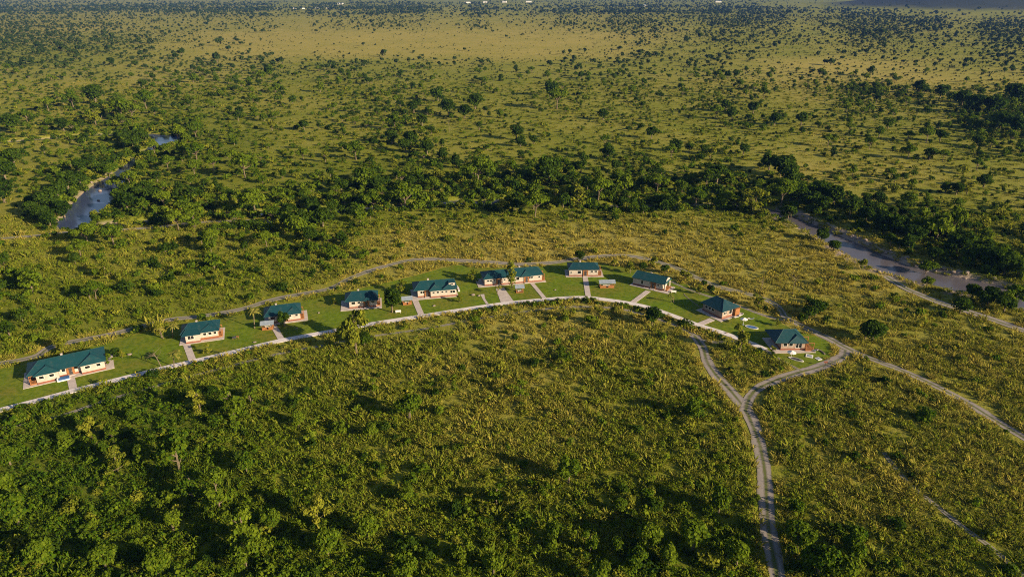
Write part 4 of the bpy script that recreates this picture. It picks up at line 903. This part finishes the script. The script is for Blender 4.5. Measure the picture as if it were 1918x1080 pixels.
bmh = []
for v in range(6):
    V_, F_, wd = tree_parts('bush', 700 + v, 130 if v < 4 else 34, .34 if v < 4 else .6); bmh.append(mesh_only("b", [(V_, F_, M[['leafd', 'leafm', 'leafm', 'leafy', 'leaff', 'leaff'][v]])]))
wm_ = np.array([9., 6.6, 6.6, 6.2, 6.6, 6.0, 6.0, 6.0, 6.0])
k = np.nonzero(rest & istree)[0]; near = P[k, 3] > 130
ix = np.where(near, rng.integers(0, 5, len(k)), rng.integers(5, 9, len(k))); s = size[k] / wm_[ix]
instancer("woodland", P[k, :2], rng.uniform(0, 6.28, len(k)), np.column_stack([s, s, s * rng.uniform(.8, 1.2, len(k))]), ix, np.zeros(len(k)), lib("tree_shapes", tm))
k = np.nonzero(rest & ~istree)[0]; near = P[k, 3] > 150
ix = np.where(near, rng.integers(0, 4, len(k)), rng.integers(4, 6, len(k))); s = size[k] / 3.2
instancer("scrub", P[k, :2], rng.uniform(0, 6.28, len(k)), np.column_stack([s, s, s * rng.uniform(.7, 1.3, len(k))]), ix, np.zeros(len(k)), lib("bush_shapes", bmh))
print("plants", len(P), "rest trees", (rest & istree).sum(), "rest bushes", (rest & ~istree).sum())

# grass tussocks and herbs
def tuft(seed, n=34, h=.75, r=.8, bw=.085):
    g = np.random.default_rng(seed); V_ = []; F_ = []
    for k in range(n):
        a = g.uniform(0, 6.28); q = r * math.sqrt(g.random()); b = np.array([q * math.cos(a), q * math.sin(a), 0]); d = np.array([math.cos(a), math.sin(a), 0]) * g.uniform(.0, .7) + g.normal(size=3) * [.28, .28, 0]
        t = g.uniform(0, 6.28); s_ = np.array([math.cos(t), math.sin(t), 0]) * bw * g.uniform(.6, 1.3); hh = h * g.uniform(.5, 1.15)
        i0 = len(V_); m_ = b + d * .4 + [0, 0, hh * .55]; e_ = b + d + [0, 0, hh]
        V_ += [b - s_, b + s_, m_ + s_ * .9, m_ - s_ * .9, e_ + s_ * .2, e_ - s_ * .2]; F_ += [(i0, i0+1, i0+2, i0+3), (i0+3, i0+2, i0+4, i0+5)]
    return mesh_only("g", [(V_, F_, M['tuft'])])
def herb(seed, n=40):
    g = np.random.default_rng(seed); lob = [(g.uniform(-.5, .5), g.uniform(-.5, .5), g.uniform(.2, .7), g.uniform(.35, .55), g.uniform(.25, .45)) for _ in range(4)]
    V_, F_ = lobes_to_leaves(lob, n, .17, g, .3, .5); V_[:, 2] = np.maximum(V_[:, 2], .02); return mesh_only("h", [(V_, F_, M['herb'])])
gm = [tuft(s_) for s_ in range(5)] + [herb(s_) for s_ in range(20, 24)]
T = np.vstack([scatter(640, 1180, 1.5, .9, lambda px, py: 2.2 + 0 * px), scatter(640, 1180, 1.5, .9, lambda px, py: 1.2 + 0 * px), scatter(400, 640, 1.6, .9, lambda px, py: 2.2 + 0 * px), scatter(150, 400, 2.4, 1.1, lambda px, py: .95 + 0 * px)])
ok = clear(T[:, 0], T[:, 1], .6, False, .8) | ((dline(T[:, 0], T[:, 1], T3) < 2.2) & (dline(T[:, 0], T[:, 1], T3) > .8) & (dline(T[:, 0], T[:, 1], L_path) > 2.0) & (dline(T[:, 0], T[:, 1], T4) > 2.3))
edge = dline(T[:, 0], T[:, 1], smooth(LAWN_W, 1.0)); ok &= ~(inside(T[:, 0], T[:, 1], lawn_poly) & (edge > 1.1 * rng.random(len(T)) ** 2)); T = T[ok]
dr = dryness(T[:, 0], T[:, 1]); n = len(T); ed = np.min([dline(T[:, 0], T[:, 1], L) - w_ / 2 for L, w_ in zip(ALLX, ALLW) if w_ > 1.6], 0)
dr = np.clip(dr + .33 * (1 - ss(.8, 3.2, ed)), 0, 1)   # golden verge along the tracks
# the tussocks stand in waves: thinner in the hollows between them
wv = fbm(T[:, 0] * 1.0, T[:, 1] * 1.6, 5, 90); keep = rng.random(n) < np.where(T[:, 3] > 400, ss(.22, .55, wv) * .75 + .25, ss(.35, .6, wv) * .8 + .2); T = T[keep]; dr = dr[keep]; n = len(T)
hb = rng.random(n) < np.where(T[:, 3] < 400, .12, np.clip(.95 - dr, .30, .85)); ix = np.where(hb, rng.integers(5, 9, n), rng.integers(0, 5, n))
s = np.exp(rng.normal(0, .25, n)) * np.where(T[:, 3] < 400, 1.6, 1.1); sh = s * np.where(ix > 4, 1.1, .95) * rng.uniform(.7, 1.3, n) * np.where(T[:, 3] < 400, .45, 1.0)
instancer("grass", T[:, :2], rng.uniform(0, 6.28, n), np.column_stack([s, s, sh]), ix, dr, lib("grass_shapes", gm))
print("tufts", n)

# ------------------------------------------------------------------ boulders on the river banks
nb = 0
for (a, b, side, cnt, lb) in [((1490,408),(1700,505),1,34,"pale rock on right river's far bank"),((1700,505),(1890,548),1,26,"pale rock on right river's wide far shore"),((1680,500),(1800,525),-1,10,"rock at right river's near edge"),
        ((200,332),(140,408),-1,16,"rock on the left bank of the large left pool")]:
    A_ = np.array(G(*a)); B_ = np.array(G(*b)); m = (np.linalg.norm(RIV[:, :2] - A_, axis=1)).argmin(), (np.linalg.norm(RIV[:, :2] - B_, axis=1)).argmin(); i0, i1 = min(m), max(m)
    rl = []
    for _ in range(cnt):
        i = random.randint(i0, i1 - 1); t = RIV[i + 1, :2] - RIV[i, :2]; t /= np.linalg.norm(t) + 1e-9; nn = np.array([-t[1], t[0]]) * (1 if (side > 0) == (a[0] < b[0]) else -1)
        if a[0] > b[0]: nn = np.array([-abs(t[1]), t[0] * np.sign(t[1])]) if t[1] != 0 else nn
        q = RIV[i, :2] + nn * (RIV[i, 2] + random.uniform(-.6, 4.5)); rl.append((float(Pn(q[0], q[1])[0]), rock(q[0], q[1], random.uniform(.3, 1.0), lb, "rocks on the river banks")))
    rl.sort(key=lambda t: t[0])
    for i, (_, o) in enumerate(rl): o["label"] = lb + ", %sfrom left" % (ORD[i] if 0 < i < 20 else "first " if i == 0 else "%dth " % (i + 1))
for px, s_ in [((186,352),1.3),((206,358),1.0),((183,370),.8)]:
    x, y = G(*px); o = rock(x, y, s_, {186: "tallest dark boulder standing in the large left pool", 206: "boulder in the left pool near its right bank", 183: "smallest boulder in the left pool, nearest the camera"}[px[0]], "boulders in the left pool"); o.location.z = -1.5
# ------------------------------------------------------------------ far settlement
def shed(px, W, D, h, label):
    x, y = G(*px); z = float(hz(x, y)); r = tag(empty("distant_building", x, y, R(random.uniform(-20, 20)), z), label, "building", "white buildings in the far plain")
    MB().box(0, W, 0, D, 0, h).obj("wall", M['white'], r); MB().hip(-.5, W+.5, -.5, D+.5, h+.15, h*.4, 1, 1).obj("roof", M['white'] if random.random() < .5 else M['greym'], r)
for i, (px, py, W) in enumerate([(505,17,14),(520,16,20),(548,18,18),(566,19,12),(590,17,22),(612,18,14),(632,9,34),(870,6,40),(905,5,34),(940,7,30),(985,6,36),(1205,12,26),(1340,7,36)]):
    shed((px, py), W, W * .35, 4 if py > 12 else 7, "white building in the far plain, " + ["leftmost of the settlement at upper left", "second from left in the settlement", "third from left in the settlement", "fourth from left in the settlement", "longest in the settlement", "right end of the settlement's near row", "standing back right of the settlement", "leftmost below the top edge's middle", "second below the top edge's middle", "third below the top edge's middle", "fourth below the top edge's middle", "alone right of the top edge's middle", "farthest right"][i])
# ------------------------------------------------------------------ air
bm = MB().box(-11800, 11800, -1800, 13500, float(HZ.min()) - 1, float(HZ.max()) + 20)
me = bpy.data.meshes.new("haze"); me.from_pydata(bm.V, [], bm.F)
m = bpy.data.materials.new("air"); m.use_nodes = True; nt = m.node_tree; nt.nodes.clear(); o_ = N(nt, "ShaderNodeOutputMaterial"); pv = N(nt, "ShaderNodeVolumePrincipled")
pv.inputs["Color"].default_value = (.12, .30, 1.0, 1); pv.inputs["Density"].default_value = 3.8e-5; pv.inputs["Anisotropy"].default_value = 0.0
nt.links.new(pv.outputs[0], o_.inputs["Volume"]); me.materials.append(m)
hzo = bpy.data.objects.new("haze", me); COL.objects.link(hzo); tag(hzo, kind="stuff")
